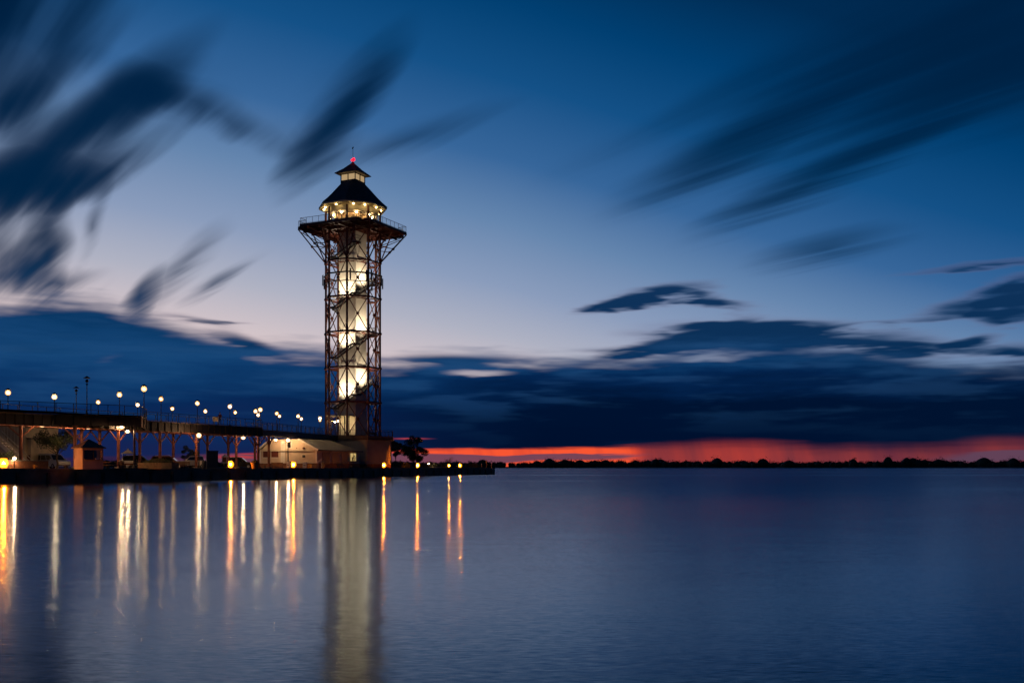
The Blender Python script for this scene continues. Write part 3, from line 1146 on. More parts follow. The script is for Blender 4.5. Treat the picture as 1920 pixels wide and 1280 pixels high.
    prof = [(ER + 0.04, ze + 0.245, 0), (ER + 0.04, ze + 0.32, 0), (5.45, 50.35, 0.05), (4.55, 51.25, 0.2), (3.2, 52.75, 0.55), (1.98, 54.05, 1.0)]
    rings = [ring(*p) for p in prof]
    roof = MB().rings(rings).build('roof', M_ROOF, t)
    for k in range(8):
        mb = MB()
        for i in range(1, len(rings) - 1):
            mb.bar(rings[i][k] + up * .03, rings[i + 1][k] + up * .03, 0.12, 0.07)
        mb.build('hip_cap', M_ROOF, roof)
    # shingle courses
    for i in range(1, len(rings) - 1):
        ns = max(2, int((rings[i][0] - rings[i + 1][0]).length / 0.42))
        for s in range(ns):
            f = s / ns
            mb = MB()
            for k in range(8):
                j = (k + 1) % 8
                p, q = rings[i][k].lerp(rings[i + 1][k], f), rings[i][j].lerp(rings[i + 1][j], f)
                mb.bar(p + up * 0.012, q + up * 0.012, 0.06, 0.035)
            mb.build('shingle_course', M_ROOF, roof)
    # lantern (cupola)
    z0, z1 = 53.55, 55.62
    cq = lambda h, z: [tq(h, h, z), tq(h, -h, z), tq(-h, -h, z), tq(-h, h, z)]
    lan = MB().rings([cq(HC, z0), cq(HC, 54.32)]).build('lantern', M_DARK, t)
    MB().rings([cq(HC, 55.42), cq(HC, z1)]).build('head_beam', M_DARK, lan)
    MB().rings([cq(1.47, 54.33), cq(1.47, 55.4)]).build('glow_liner', emit('lantern_glow', (1.0, 0.66, 0.34), 0.55), lan)  # glowing box stands in for lamps inside the lantern
    for u, v in ((1, 1), (1, -1), (-1, -1), (-1, 1), (1, 0), (0, 1), (-1, 0), (0, -1)):
        MB().box(tq(u * (HC - .06), v * (HC - .06), 54.87), (0.13, 0.13, 1.1), math.atan2(T2.y, T2.x)).build('mullion', M_DARK, lan)
    for f in range(4):
        du = [T1, T2, -T1, -T2][f]
        dv = [T2, -T1, -T2, T1][f]
        for s in (-1, 1):
            c = TC + du * (HC - .06) + dv * (s * HC / 2) + up * 54.87
            MB().bar(c - dv * (HC / 2 - .10), c + dv * (HC / 2 - .10), 0.016, 1.09).build('pane', M_PANE, lan)
    HR = 2.42
    rf = MB().rings([cq(HR, 55.56), cq(HR, 55.66), cq(1.25, 56.62), cq(0.22, 57.75)]).build('lantern_roof', M_ROOF, t)
    MB().rings([cq(HC + .01, 55.50), cq(HR - .06, 55.54)], cap=True).build('lantern_soffit', M_CREAM, rf)
    for i, (hh, zz) in enumerate(((2.1, 55.92), (1.75, 56.21), (1.4, 56.5), (1.05, 56.85), (0.7, 57.23))):
        q = cq(hh, zz)
        mb = MB()
        for k in range(4):
            mb.bar(q[k], q[(k + 1) % 4], 0.05, 0.035)
        mb.build('shingle_course', M_ROOF, rf)
    # finial, aircraft beacon and vane
    mb = MB().lathe(TC + up * 57.7, [(0.30, 0), (0.26, 0.18), (0.12, 0.30), (0.10, 0.42)], 10)
    mb.tube(TC + up * 58.1, TC + up * 60.7, 0.035, 6)
    mb.bar(TC + up * 60.45 - T2 * 0.16, TC + up * 60.75 + T2 * 0.12, 0.05, 0.22)
    fin = mb.build('finial', M_DARK, t)
    MB().ball(TC + up * 58.42 + T2 * 0.16, 0.24, 10, 8, 1.25).build('beacon', E_RED, fin)
    MB().ball(TC + up * 58.36 - T2 * 0.24, 0.15, 10, 8, 1.25).build('beacon', E_RED, fin)

    # ---- entrance level: glazed vestibule at the foot of the shaft
    vz0, vz1 = 7.3, 10.9
    vb = MB().prism([tq(4.1, 2.0, 0)[:2], tq(4.1, -3.0, 0)[:2], tq(1.86, -3.0, 0)[:2], tq(1.86, 2.0, 0)[:2]], vz1, vz1 + 0.25)
    ves = vb.build('vestibule_roof', M_CREAM, t)
    for i in range(6):
        v = -2.9 + 4.8 * i / 5
        MB().box(tq(4.0, v, (vz0 + vz1) / 2), (0.12, 0.12, vz1 - vz0 - .02), math.atan2(T2.y, T2.x)).build('mullion', M_DARK, ves)
        if i < 5:
            MB().bar(tq(4.0, v + .07, (vz0 + vz1) / 2), tq(4.0, v + .89, (vz0 + vz1) / 2), 0.016, vz1 - vz0 - .05).build('pane', M_PANE, ves)
    for v, z in ((-1.8, 9.9), (0.9, 9.2)):
        MB().ball(tq(3.2, v, z), 0.10, 8, 6).build('vestibule_lamp', E_INT, ves)
    return t


build_tower()


def build_base():
    """drum-like ground floor and round plaza deck that carry the tower"""
    b = thing('tower_base_building', 'pale eight-sided base building with dark deck edge under the tower', 'building', (TC.x, TC.y, PZ))
    offs = R(28)
    V8 = [offs + R(45) * k for k in range(8)]
    r8 = lambda r, z: [tp(a, r, z) for a in V8]
    w = MB().rings([r8(7.45, PZ), r8(7.45, 6.6)]).build('wall', M_DRUM, b)
    MB().rings([r8(7.52, PZ), r8(7.52, PZ + 0.8)]).build('plinth', M_BRICK, b)
    for k in range(8):
        # pilaster strips and a band over the wall
        MB().box(tp(V8[k], 7.43, (PZ + 6.6) / 2 + .3), (0.22, 0.22, 6.5 - PZ - .7), V8[k]).build('corner_strip', M_DRUM, w)
    MB().rings([r8(8.0, 6.62), r8(8.0, 7.22)]).build('deck', M_DECKW, b)
    MB().rings([r8(8.08, 6.55), r8(8.08, 6.75)]).build('fascia', M_DARK, b)
    o = r8(7.85, 7.23)
    for k in range(8):
        if k in (6, 5):
            continue
        rail_run(b, o[k], o[(k + 1) % 8], step=1.0)


build_base()


# ------------------------------------------------------------------ elevated walkway
WA = Vector((-54.0, 105.0, 0))                 # near edge of the walkway in plan
WD = (Vector((-38.9, 142.0, 0)) - WA).normalized()
WL = Vector((-WD.y, WD.x, 0))                  # across, away from the water
WZ = 7.5                                       # deck top
WB = 6.15                                      # underside of the edge girders
WW = 4.0
J0 = on_line(492, WA, WD)                      # end of the wide part
S2A = Vector((-37.4, 149.0, 0))                # second, lower part running on to the tower
S2B = Vector((-30.9, 176.5, 0))
S2D = (S2B - S2A).normalized()
S2L = Vector((-S2D.y, S2D.x, 0))
OV = [Vector((-70.0, 96.5, 0)), Vector((-55.5, 108.0, 0)), Vector((-44.0, 118.0, 0))]   # front of the overlook


def v3(p, z):
    return Vector((p.x, p.y, z))


def build_walkway():
    w = thing('elevated_walkway', 'long dark elevated walkway on rust red columns leading to the tower', 'walkway', (WA.x, WA.y, PZ))
    a, b = WA - WD * 32, J0
    # deck boards of the straight part
    MB().prism([p[:2] for p in (a, b, b + WL * WW, a + WL * WW)], WZ - 0.14, WZ).build('deck', M_DECKW, w)
    for off in (0.06, WW * 0.5, WW - 0.06):
        g = MB().bar(v3(a + WL * off, (WB + WZ - .15) / 2), v3(b + WL * off, (WB + WZ - .15) / 2), 0.14, WZ - .15 - WB)
        go = g.build('girder', M_FASCIA if off < 0.1 else M_RUST, w)
        f = MB().bar(v3(a + WL * off, WB + .03), v3(b + WL * off, WB + .03), 0.32, 0.07)
        f.build('flange', M_RUST, go)
    n = int((b - a).length / 2.4)
    for i in range(n + 1):
        p = a.lerp(b, i / n)
        MB().bar(v3(p + WL * .15, WZ - 0.40), v3(p + WL * (WW - .15), WZ - 0.40), 0.12, 0.36).build('cross_beam', M_DARK, w)
    for i in range(0, n * 2 + 1):
        c = a.lerp(b, i / (n * 2)) - WL * 0.06
        MB().box(v3(c, (WB + WZ - .15) / 2), (0.05, 0.11, WZ - .2 - WB), math.atan2(WD.y, WD.x)).build('stiffener', M_FASCIA, w)
    # overlook bay standing out towards the water
    c0 = on_line(275, WA, WD)
    poly = [OV[0], OV[1], OV[2], c0 - WL * 0.02, WA - WD * 33 - WL * 0.02]
    MB().prism([p[:2] for p in poly], WZ + 0.10, WZ + 0.25).build('overlook_deck', M_DECKW, w)
    for p, q in ((OV[0], OV[1]), (OV[1], OV[2]), (OV[2], c0)):
        d = (q - p).normalized()
        MB().bar(v3(p, (WB + .25 + WZ + .08) / 2), v3(q - d * 0.08, (WB + .25 + WZ + .08) / 2), 0.16, WZ + .08 - WB - .25).build('edge_girder', M_FASCIA, w)
        ns = int((q - p).length / 1.8)
        nr = Vector((d.y, -d.x, 0))
        for k in range(1, ns):
            c = p.lerp(q, k / ns) + nr * 0.13
            MB().box(v3(c, (WB + .25 + WZ + .08) / 2), (0.05, 0.12, WZ + .04 - WB - .25), math.atan2(d.y, d.x)).build('stiffener', M_FASCIA, w)
    # second part
    MB().prism([p[:2] for p in (S2A, S2B, S2B + S2L * 2.6, S2A + S2L * 2.6)], 7.12, 7.26).build('deck', M_DECKW, w)
    for off in (0.06, 2.54):
        MB().bar(v3(S2A + S2L * off, 6.76), v3(S2B + S2L * off, 6.76), 0.12, 0.70).build('girder', M_DARK, w)
    # columns with their raking braces
    ncol = [(35, None), (137, None), (222, 0), (300, 0), (368, 0), (428, 0), (484, 0)]
    fcol = [(187, 1), (262, 1), (325, 1), (389, 1), (443, 1), (478, 1), (504, 2), (153, 1), (-30, 1)]
    far = WA + WL * (WW - 0.1)
    for x, kind in ncol + fcol:
        if kind is None:
            d = (OV[1] - OV[0]).normalized() if x < 60 else (OV[2] - OV[1]).normalized()
            p = on_line(x, OV[1], d) + Vector((0, 0.5, 0))
            zt = WB + .24
        elif kind == 0:
            d, p, zt = WD, on_line(x, WA + WL * 0.07, WD), WB - .01
        elif kind == 1:
            d, p, zt = WD, on_line(x, far, WD), WB - .01
        else:
            d, p, zt = S2D, on_line(x, S2A + S2L * 0.06, S2D), 6.40
        col = MB().tube(v3(p, PZ), v3(p, zt), 0.185, 12)
        col.box(v3(p, zt - 0.04), (0.5, 0.5, 0.07), math.atan2(d.y, d.x))
        col = col.build('column', M_RUST, w)
        MB().box(v3(p, PZ + 0.14), (0.62, 0.62, 0.28), math.atan2(d.y, d.x)).build('footing', M_CONC, col)
        for s in (-1, 1):
            MB().bar(v3(p + d * (s * .12), zt - 1.35), v3(p + d * (s * 1.5), zt - 0.03), 0.12, 0.14).build('brace', M_RUST, col)
    # railings
    def rr(p, q, z, step=2.0):
        rail_run(w, v3(p, z), v3(q, z), 1.1, step, M_GREYSTEEL, post=0.075, mesh=False)
    rr(c0 + WL * .08, J0 + WL * .08, WZ)
    rr(WA - WD * 32 + WL * (WW - .08), J0 + WL * (WW - .08), WZ)
    rr(J0 + WL * .08, J0 + WL * 1.0, WZ, 0.9)
    rr(OV[0], OV[1], WZ + .25)
    rr(OV[1], OV[2], WZ + .25)
    rr(OV[2], c0, WZ + .25)
    rail_run(w, v3(S2A + S2L * .06, 7.26), v3(S2B - S2D * 1.2 + S2L * .06, 7.26), 1.1, 1.7, M_GREYSTEEL, post=0.07)
    rail_run(w, v3(S2A + S2L * 2.54, 7.26), v3(S2B - S2D * 1.2 + S2L * 2.54, 7.26), 1.1, 1.7, M_GREYSTEEL, post=0.07)
    # short ramp plate joining the two parts
    MB().add([v3(J0 + WL * 1.1, WZ - .02), v3(J0 + WL * (WW - .1), WZ - .02), v3(S2A + S2L * 2.5, 7.265), v3(S2A + S2L * .1, 7.265)], [(0, 1, 2, 3)]).build('ramp_plate', M_DECKW, w)


build_walkway()


# ------------------------------------------------------------------ lamps
def lamp_glass(t, c, r, bulb, squash=1.0, name='globe'):
    """a glass with its bulb inside"""
    g = MB().ball(c, r, 12, 8, squash).build(name, GLASS_OF[bulb], t, local=True, smooth=True)
    MB().ball(c, 0.105, 10, 6, squash).build('bulb', bulb, g, local=True, smooth=True)


def deck_lamp(p, z0, zl, lit, label, group, s=1.0):
    """post-top lamp: slim post, clear globe, wide brim and cap"""
    t = thing('lamp_post', label, 'lamp', (p.x, p.y, z0), group=group)
    h = zl - z0
    post = MB().tube((0, 0, 0), (0, 0, h - 0.2 * s), 0.055 * s, 8, 0.04 * s)
    post.lathe((0, 0, 0), [(0.13, 0), (0.13, 0.08), (0.07, 0.2)], 8)
    post.lathe((0, 0, h - 0.42 * s), [(0.05 * s, 0), (0.13 * s, 0.10 * s), (0.13 * s, 0.13 * s), (0.06 * s, 0.15 * s)], 10)
    post.build('post', M_DARK, t, local=True)
    if lit:
        lamp_glass(t, (0, 0, h), 0.29 * s, lit)
    else:
        MB().ball((0, 0, h), 0.17 * s, 12, 8, 1.05).build('globe', M_GLASSD, t, local=True, smooth=True)
    cap = MB().lathe((0, 0, h + 0.15 * s), [(0.34 * s, 0.13), (0.34 * s, 0.15 * s), (0.20 * s, 0.23 * s), (0.05 * s, 0.34 * s)], 12)
    cap.build('cap', M_DARK, t, local=True)
    return t


def build_lamps():
    g = 'post lamps along the walkway'
    near = [(15, 736), (102, 744), (224, 740), (302, 748), (370, 756), (431, 762), (479, 771), (519, 775), (559, 780), (600, 784)]
    far_ = [(184, 754), (258, 759), (323, 766), (385, 771), (441, 773), (484, 778), (524, 780), (565, 785), (600, 788), (633, 789)]
    for i, (x, y) in enumerate(near):
        if x < 60:
            p = on_line(x, OV[0] + Vector((0, .6, 0)), (OV[1] - OV[0]).normalized())
            z0 = WZ + .25
        elif x < 250:
            p = on_line(x, OV[1] + Vector((0, .6, 0)), (OV[2] - OV[1]).normalized())
            z0 = WZ + .25
        elif x < 490:
            p, z0 = on_line(x, WA + WL * .25, WD), WZ
        else:
            p, z0 = on_line(x, S2A + S2L * .2, S2D), 7.26
        zl = EYE + (HZ - y) / FPX * p.y
        deck_lamp(p, z0, zl, (E_WARM, E_WARM3, E_WARM, E_WARM2)[i % 4], 'lit post lamp on the water side of the walkway, %s from the left edge' % ORD[i], g)
    for i, (x, y) in enumerate(far_):
        if x < 495:
            p, z0 = on_line(x, WA + WL * (WW - .3), WD), WZ
        elif x < 590:
            p, z0 = on_line(x, S2A + S2L * 2.4, S2D), 7.26
        else:
            p = on_line(x, S2B + Vector((0, 1.6 + i * .25, 0)), Vector((1, 0, 0)))
            z0 = 7.23
        zl = EYE + (HZ - y) / FPX * p.y
        deck_lamp(p, z0, zl, (E_WARM2, E_WARM, E_WARM2, E_WARM3)[(i * 3) % 4], 'smaller lit lamp on the landward side of the walkway, %s from the left' % ORD[i], g, 0.88)
    # two taller lamps at the overlook and one tall lit one
    p = on_line(163, OV[1] + Vector((0, 1.4, 0)), (OV[2] - OV[1]).normalized())
    deck_lamp(p, WZ + .25, EYE + (HZ - 714) / FPX * p.y, None, 'tall unlit dark lamp post on the overlook, the taller of two', g, 1.15)
    p = on_line(143, OV[1] + Vector((0, 1.4, 0)), (OV[2] - OV[1]).normalized())
    deck_lamp(p, WZ + .25, EYE + (HZ - 732) / FPX * p.y, None, 'unlit dark lamp post on the overlook, the shorter of two', g, 1.0)
    p = on_line(270, OV[2] + Vector((0, .5, 0)), Vector((1, 0.2, 0)).normalized())
    p = OV[2] + Vector((-0.15, 0.6, 0))
    p.x = gx(270, p.y)
    deck_lamp(p, WZ + .02, EYE + (HZ - 729) / FPX * p.y, E_WARM, 'tallest lit post lamp at the right end of the overlook', g, 1.15)
    p = Vector((gx(488, 148.4), 148.4, 0))
    deck_lamp(p, 7.4, EYE + (HZ - 768) / FPX * p.y, E_WARM, 'tall lit lamp where the walkway steps down towards the tower', g, 1.1)

    # sodium lights on short posts along the quay edge
    g2 = 'orange sodium lights along the quay edge'
    words = {14: 'orange sodium light at the left end of the quay edge', 438: 'orange sodium light on the quay below the walkway middle',
             555: 'orange sodium light on the quay before the cream building', 724: 'orange sodium light on the quay just right of the tower base',
             787: 'orange sodium light on the quay in front of the leafy tree', 866: 'orange sodium light nearest the pier head',
             842: 'small orange sodium light set back beside the bare shrub'}
    for x, y in ((14, 869), (438, 873), (555, 874), (724, 874), (787, 874), (866, 875), (842, 875)):
        p = edge(x) + EL * (0.45 if x != 842 else 4.5)
        if x == 842:
            p = on_line(842, edge(842) + EL * 4.5, ED)
        zl = max(EYE + (HZ - y) / FPX * p.y, PZ + 0.60)
        h = zl - PZ
        s = 1.0 if x != 842 else 0.7
        t = thing('quay_light', words[x], 'light', (p.x, p.y, PZ), group=g2)
        MB().lathe((0, 0, 0), [(0.16, 0), (0.16, 0.06), (0.08, 0.10), (0.07, max(0.11, h - 0.47 * s)), (0.15, max(0.12, h - 0.46 * s)), (0.15, max(0.13, h - 0.44 * s))], 10).build('post', M_DARK, t, local=True)
        lamp_glass(t, (0, 0, h), 0.45 * s, E_ORANGE)
        lz_ = [(0.49 * s * math.cos(q), 0.49 * s * math.sin(q)) for q in [math.atan2(EL.y, EL.x) + R(-82 + 164 * k / 8) for k in range(9)]]
        sh_ = MB()
        sh_.v = [Vector((x_, y_, z_)) for z_ in (max(.1, h - .45 * s), h + .47 * s) for x_, y_ in lz_]
        sh_.f = [(k, k + 1, k + 10, k + 9) for k in range(8)]
        sh_.build('added_shield', M_DARK, t, local=True, fix=False)  # plate added to keep the orange light off the land side
        MB().lathe((0, 0, h + 0.45 * s), [(0.50 * s, 0), (0.50 * s, 0.03), (0.06 * s, 0.12)], 14).build('cap', M_DARK, t, local=True)  # cap widened to stop light spilling upwards

    # bulkhead floodlights hung from the walkway edge
    g3 = 'bright floodlights hung under the walkway'
    for x, y, d, lab in ((79, 796, 110.6, 'bright floodlight on the overlook edge above the white van'),
                         (143, 796, 115.2, 'bright floodlight on the overlook edge above the kiosk roof'),
                         (165, 800, 117.0, 'bright floodlight on the overlook edge right of the kiosk roof peak'),
                         (228, 800, 120.5, 'bright floodlight under the right end of the overlook'),
                         (456, 820, 145.5, 'bright floodlight under the walkway over the dark parked car'),
                         (517, 824, 159.8, 'bright floodlight before the left gable of the cream building')):
        p = at(x, y, d)
        t = thing('walkway_floodlight', lab, 'light', p, group=g3)
        zt = (WB if x > 250 else WB + .25) - p.z
        if x > 500:
            zt = 6.41 - p.z
        zt = max(zt, 0.2)
        MB().lathe((0, 0, 0), [(0.42, 0.10), (0.40, 0.18), (0.12, 0.28), (0.04, 0.30), (0.04, max(.31, zt + 0.25))], 10).build('housing', M_DARK, t, local=True)
        lamp_glass(t, (0, 0, -.02), 0.34, E_WHITE, 0.75, 'lens')
        # arm back to the structure
        MB().bar((0, 0, zt + .2), (-.1, 1.1, zt + .2), 0.06, 0.06).build('arm', M_DARK, t, local=True)
    # pole lamps standing on the pier
    g4 = 'pole lamps standing on the pier'
    for x, y, d, lab in ((373, 816, 131.0, 'bright globe on a dark pole in front of the walkway middle'),
                         (540, 825, 159.2, 'bright globe on a dark pole before the white door')):
        p = at(x, y, d)
        t = thing('pole_lamp', lab, 'lamp', (p.x, p.y, PZ), group=g4)
        h = p.z - PZ
        MB().tube((0, 0, 0), (0, 0, h - .18), 0.10, 10, 0.07).lathe((0, 0, 0), [(0.22, 0), (0.22, .12), (0.11, .3)], 10).build('pole', M_DARK, t, local=True)
        lamp_glass(t, (0, 0, h), 0.33, E_WHITE)
        MB().lathe((0, 0, h + .27), [(0.30, 0), (0.30, .03), (0.05, .12)], 10).build('cap', M_DARK, t, local=True)
    p = at(252, 797, 113.5)
    t = thing('pole_lamp', 'tall dark pole with a bright lamp on a side arm beside the kiosk', 'lamp', (p.x, p.y, PZ), group=g4)
    h = p.z - PZ
    MB().tube((0, 0, 0), (0, 0, h), 0.15, 10, 0.11).lathe((0, 0, 0), [(0.3, 0), (0.3, .15), (0.15, .4)], 10).build('pole', M_DARK, t, local=True)
    lx = gx(239, 113.5) - p.x
    lz = EYE + (HZ - 808) / FPX * 113.5 - PZ
    MB().bar((0, 0, lz + .25), (lx, 0, lz + .32), 0.07, 0.07).build('arm', M_DARK, t, local=True)
    MB().lathe((lx, 0, lz), [(0.36, 0.04), (0.30, 0.18), (0.05, 0.34)], 10).build('hood', M_DARK, t, local=True)
    lamp_glass(t, (lx, 0, lz - .02), 0.28, E_WHITE, 0.8, 'lens')
    # white lamp beyond the leafy tree and the low hedge lamp
    p = at(804, 869, 222)
    t = thing('post_lantern', 'small white lamp on a thin post right of the leafy tree', 'lamp', (p.x, p.y, PZ))
    MB().tube((0, 0, 0), (0, 0, p.z - PZ - .14), 0.05, 8).build('post', M_DARK, t, local=True)
    lamp_glass(t, (0, 0, p.z - PZ), 0.22, E_WHITE)
    p = at(27, 859, 101)
    t = thing('post_lantern', 'small white lamp beside the hedge at the left edge', 'lamp', (p.x, p.y, PZ))
    MB().tube((0, 0, 0), (0, 0, p.z - PZ - .14), 0.05, 8).build('post', M_DARK, t, local=True)
    lamp_glass(t, (0, 0, p.z - PZ), 0.2, E_WHITE)


build_lamps()


# ------------------------------------------------------------------ cream building under the walkway
def build_cream():
    C0 = Vector((-31.4, 160.0, 0))                 # corner nearest the quay
    GU = Vector((-EL.y, EL.x, 0))
    gdir = EL.copy()                               # along the gable, to the left
    sdir = ED.copy()                               # along the quay, away
    GW, SW = 10.3, 15.4
    ZE, ZT = 4.45, 6.22
    t = thing('cream_building', 'cream clapboard building with brown brick base and pale metal roof by the tower', 'building', (C0.x, C0.y, PZ))

    def pt(g, s, z):
        return C0 + gdir * g + sdir * s + Vector((0, 0, z))
    body = MB().prism([pt(g, s, 0)[:2] for g, s in ((0, 0), (GW, 0), (GW, SW), (0, SW))], PZ, ZE)
    wall = body.build('wall', M_CLAP, t)
    # gable field above the eaves line: cut-off gable under the walkway
    gl = [(0.25, ZE), (GW - .2, ZE), (GW - 2.0, ZT - .06), (3.2, ZT - .06)]
    mb = MB()
    for off in (0.0, 0.3):
        mb.v += [pt(g, off, z) for g, z in gl]
    mb.f = [(0, 1, 2, 3), (7, 6, 5, 4), (0, 4, 5, 1), (1, 5, 6, 2), (2, 6, 7, 3), (3, 7, 4, 0)]
    mb.build('gable', M_CLAP, t)
    # clapboards on the gable front and quay side
    z = PZ + 0.95
    while z < ZE - 0.1:
        MB().bar(pt(0.05, -.02, z), pt(GW - .05, -.02, z), 0.03, 0.14).build('clapboard', M_CLAP, wall)
        MB().bar(pt(-.02, 0.05, z), pt(-.02, SW - .05, z), 0.03, 0.14).build('clapboard', M_CLAP, wall)
        z += 0.165
    # brick base course
    MB().prism([pt(g, s, 0)[:2] for g, s in ((-.05, -.05), (GW + .05, -.05), (GW + .05, SW + .05), (-.05, SW + .05))], PZ, PZ + 0.88).build('brick_base', M_BRICK, t)
    MB().bar(pt(-.06, -.07, PZ + .91), pt(GW + .06, -.07, PZ + .91), 0.12, 0.06).build('sill_band', M_WHITE, t)
    MB().bar(pt(0, -.03, ZE - .02), pt(GW, -.03, ZE - .02), 0.06, 0.16).build('frieze', M_CREAM, t)
    # roof: hipped, with a flat top beneath the walkway
    ov = 0.45
    lo = [pt(-ov, -0.3, ZE - .12), pt(GW + ov, -0.3, ZE - .12), pt(GW + ov, SW + ov, ZE - .12), pt(-ov, SW + ov, ZE - .12)]
    lo2 = [p + Vector((0, 0, 0.12)) for p in lo]
    hi = [pt(3.1, -0.3, ZT), pt(GW - 2.1, -0.3, ZT), pt(GW - 2.1, SW - 5.2, ZT), pt(3.1, SW - 5.2, ZT)]
    roof = MB()
    roof.v = lo2 + hi
    roof.f = [(1, 2, 6, 5), (2, 3, 7, 6), (3, 0, 4, 7), (4, 5, 6, 7)]
    ro = roof.build('roof', M_METROOF, t)
    # standing seams on the quay slope and barge boards
    for i in range(1, 26):
        s = i * SW / 26
        top = min(1.0, (SW + ov - s) / (5.2 + ov))
        a = pt(-ov, s, ZE + .02)
        bq = a.lerp(pt(3.1, s, ZT + .02), top)
        MB().bar(a, bq, 0.03, 0.04).build('seam', M_METROOF, ro)
    MB().bar(pt(-ov, -.34, ZE - .04), pt(3.1, -.34, ZT - .04), 0.10, 0.26).build('barge_board', M_WHITE, ro)
    MB().bar(pt(GW + ov, -.34, ZE - .04), pt(GW - 2.1, -.34, ZT - .04), 0.10, 0.26).build('barge_board', M_WHITE, ro)
    MB().bar(pt(-ov, -.3, ZE - .08), pt(-ov, SW + ov, ZE - .08), 0.10, 0.20).build('gutter', M_DARK, ro)
    MB().prism([p[:2] for p in lo], ZE - .2, ZE - .13).build('soffit', M_CREAM, ro)

    def gpx(x):
        """gable coordinate seen at photo column x"""
        p = on_line(x, C0, gdir)
        return (p - C0).dot(gdir)

    def gz(y, x):
        p = on_line(x, C0, gdir)
        return EYE + (HZ - y) / FPX * p.y
    # shuttered windows
    for xa, xb in ((494, 507), (509.5, 522)):
        ga, gb = gpx(xa), gpx(xb)
        za, zb = gz(857, 508), gz(844.5, 508)
        wn = MB().bar(pt(ga, -.06, (za + zb) / 2), pt(gb, -.06, (za + zb) / 2), 0.05, zb - za).build('shutter', M_SHUT, t)
        for k in range(9):
            zz = za + (zb - za) * (k + .5) / 9
            MB().bar(pt(ga, -.095, zz), pt(gb, -.095, zz), 0.02, 0.07).build('slat', M_SHUT, wn)
        for g1, g2, z1, z2 in ((ga - .1, gb + .1, za - .05, za - .05), (ga - .1, gb + .1, zb + .05, zb + .05)):
            pass
        MB().bar(pt(ga + .12, -.08, za - .06), pt(gb - .12, -.08, za - .06), 0.10, 0.10).build('sill', M_WHITE, wn)
    # white door panel lit by the pole lamp, loft window, vent and lamps
    ga, gb = gpx(527), gpx(535)
    za, zb = PZ + .9, gz(826, 531)
    dr = MB().bar(pt(ga, -.08, (za + zb) / 2), pt(gb, -.08, (za + zb) / 2), 0.06, zb - za).build('door_panel', M_WHITE, t)
    MB().bar(pt((ga + gb) / 2, -.12, za + .1), pt((ga + gb) / 2, -.12, zb - .1), 0.05, 0.02).build('door_rib', M_CREAM, dr)
    ga, gb = gpx(538.5), gpx(546.5)
    za, zb = gz(840, 542), gz(825.5, 542)
    wf = MB()
    for g1, z1, g2, z2 in ((ga, za, gb, za), (ga, zb, gb, zb)):
        wf.bar(pt(g1, -.08, z1), pt(g2, -.08, z2), 0.10, 0.16)
    for g1 in (ga, gb):
        wf.bar(pt(g1, -.08, za), pt(g1, -.08, zb), 0.10, 0.16, up=(1, 0, 0))
    wf = wf.build('loft_window', M_WHITE, t)
    MB().bar(pt(ga - .1, -.05, (za + zb) / 2), pt(gb + .1, -.05, (za + zb) / 2), 0.03, zb - za - .1).build('pane', M_GLASSD, wf)
    MB().bar(pt(gpx(567.5), -.08, gz(855, 570)), pt(gpx(572.5), -.08, gz(855, 570)), 0.07, 0.42).build('vent', M_DARK, t)
    MB().ball(pt(gpx(570), -.12, gz(840, 570)), 0.20, 8, 6).build('wall_speaker', M_BRICK, t)
    MB().ball(pt(gpx(557), -.12, gz(840, 557)), 0.09, 8, 6).build('wall_lamp', M_BRICK, t)
    for g in (0.02, GW - .02):
        MB().box(pt(g, 0, (PZ + .9 + ZE) / 2), (0.2, 0.2, ZE - PZ - .9), math.atan2(sdir.y, sdir.x)).build('corner_board', M_WHITE, t)
    # quay side: a lit serving window with shelves, dark shuttered bays
    def spx(x):
        p = on_line(x, C0, sdir)
        return (p - C0).dot(sdir)
    sa, sb = spx(656), spx(667)
    za, zb = 2.75, 4.05
    win = MB().bar(pt(-.05, sa, (za + zb) / 2), pt(-.05, sb, (za + zb) / 2), 0.04, zb - za).build('serving_window', emit('serving_window_glow', (1.0, 0.70, 0.26), 0.55), t)
    for f in (0.0, 0.5, 1.0):
        p = sa + (sb - sa) * f
        MB().bar(pt(-.09, p, za), pt(-.09, p, zb), 0.06, 0.08, up=(0, 1, 0)).build('mullion', M_DARK, win)
    rnd = random.Random(3)
    for k in range(9):
        q = sa + (sb - sa) * rnd.uniform(.05, .95)
        MB().box(pt(-.10, q, za + rnd.uniform(.1, .9)), (0.05, 0.35, 0.25), math.atan2(sdir.y, sdir.x)).build('menu_card', rnd.choice([M_WHITE, M_YEL, M_SHUT, M_CABINET]), win)
    MB().bar(pt(-.25, sa - .2, za - .1), pt(-.25, sb + .2, za - .1), 0.5, 0.06).build('counter', M_TIMBER, t)
    for x0, x1 in ((604, 618), (622, 636), (640, 652)):
        a0, a1 = spx(x0), spx(x1)
        sh = MB().bar(pt(-.06, a0, 3.2), pt(-.06, a1, 3.2), 0.05, 1.9).build('roller_shutter', M_CABINET, t)
        for k in range(8):
            MB().bar(pt(-.10, a0, 2.35 + k * .23), pt(-.10, a1, 2.35 + k * .23), 0.02, 0.05).build('slat', M_CABINET, sh)


build_cream()


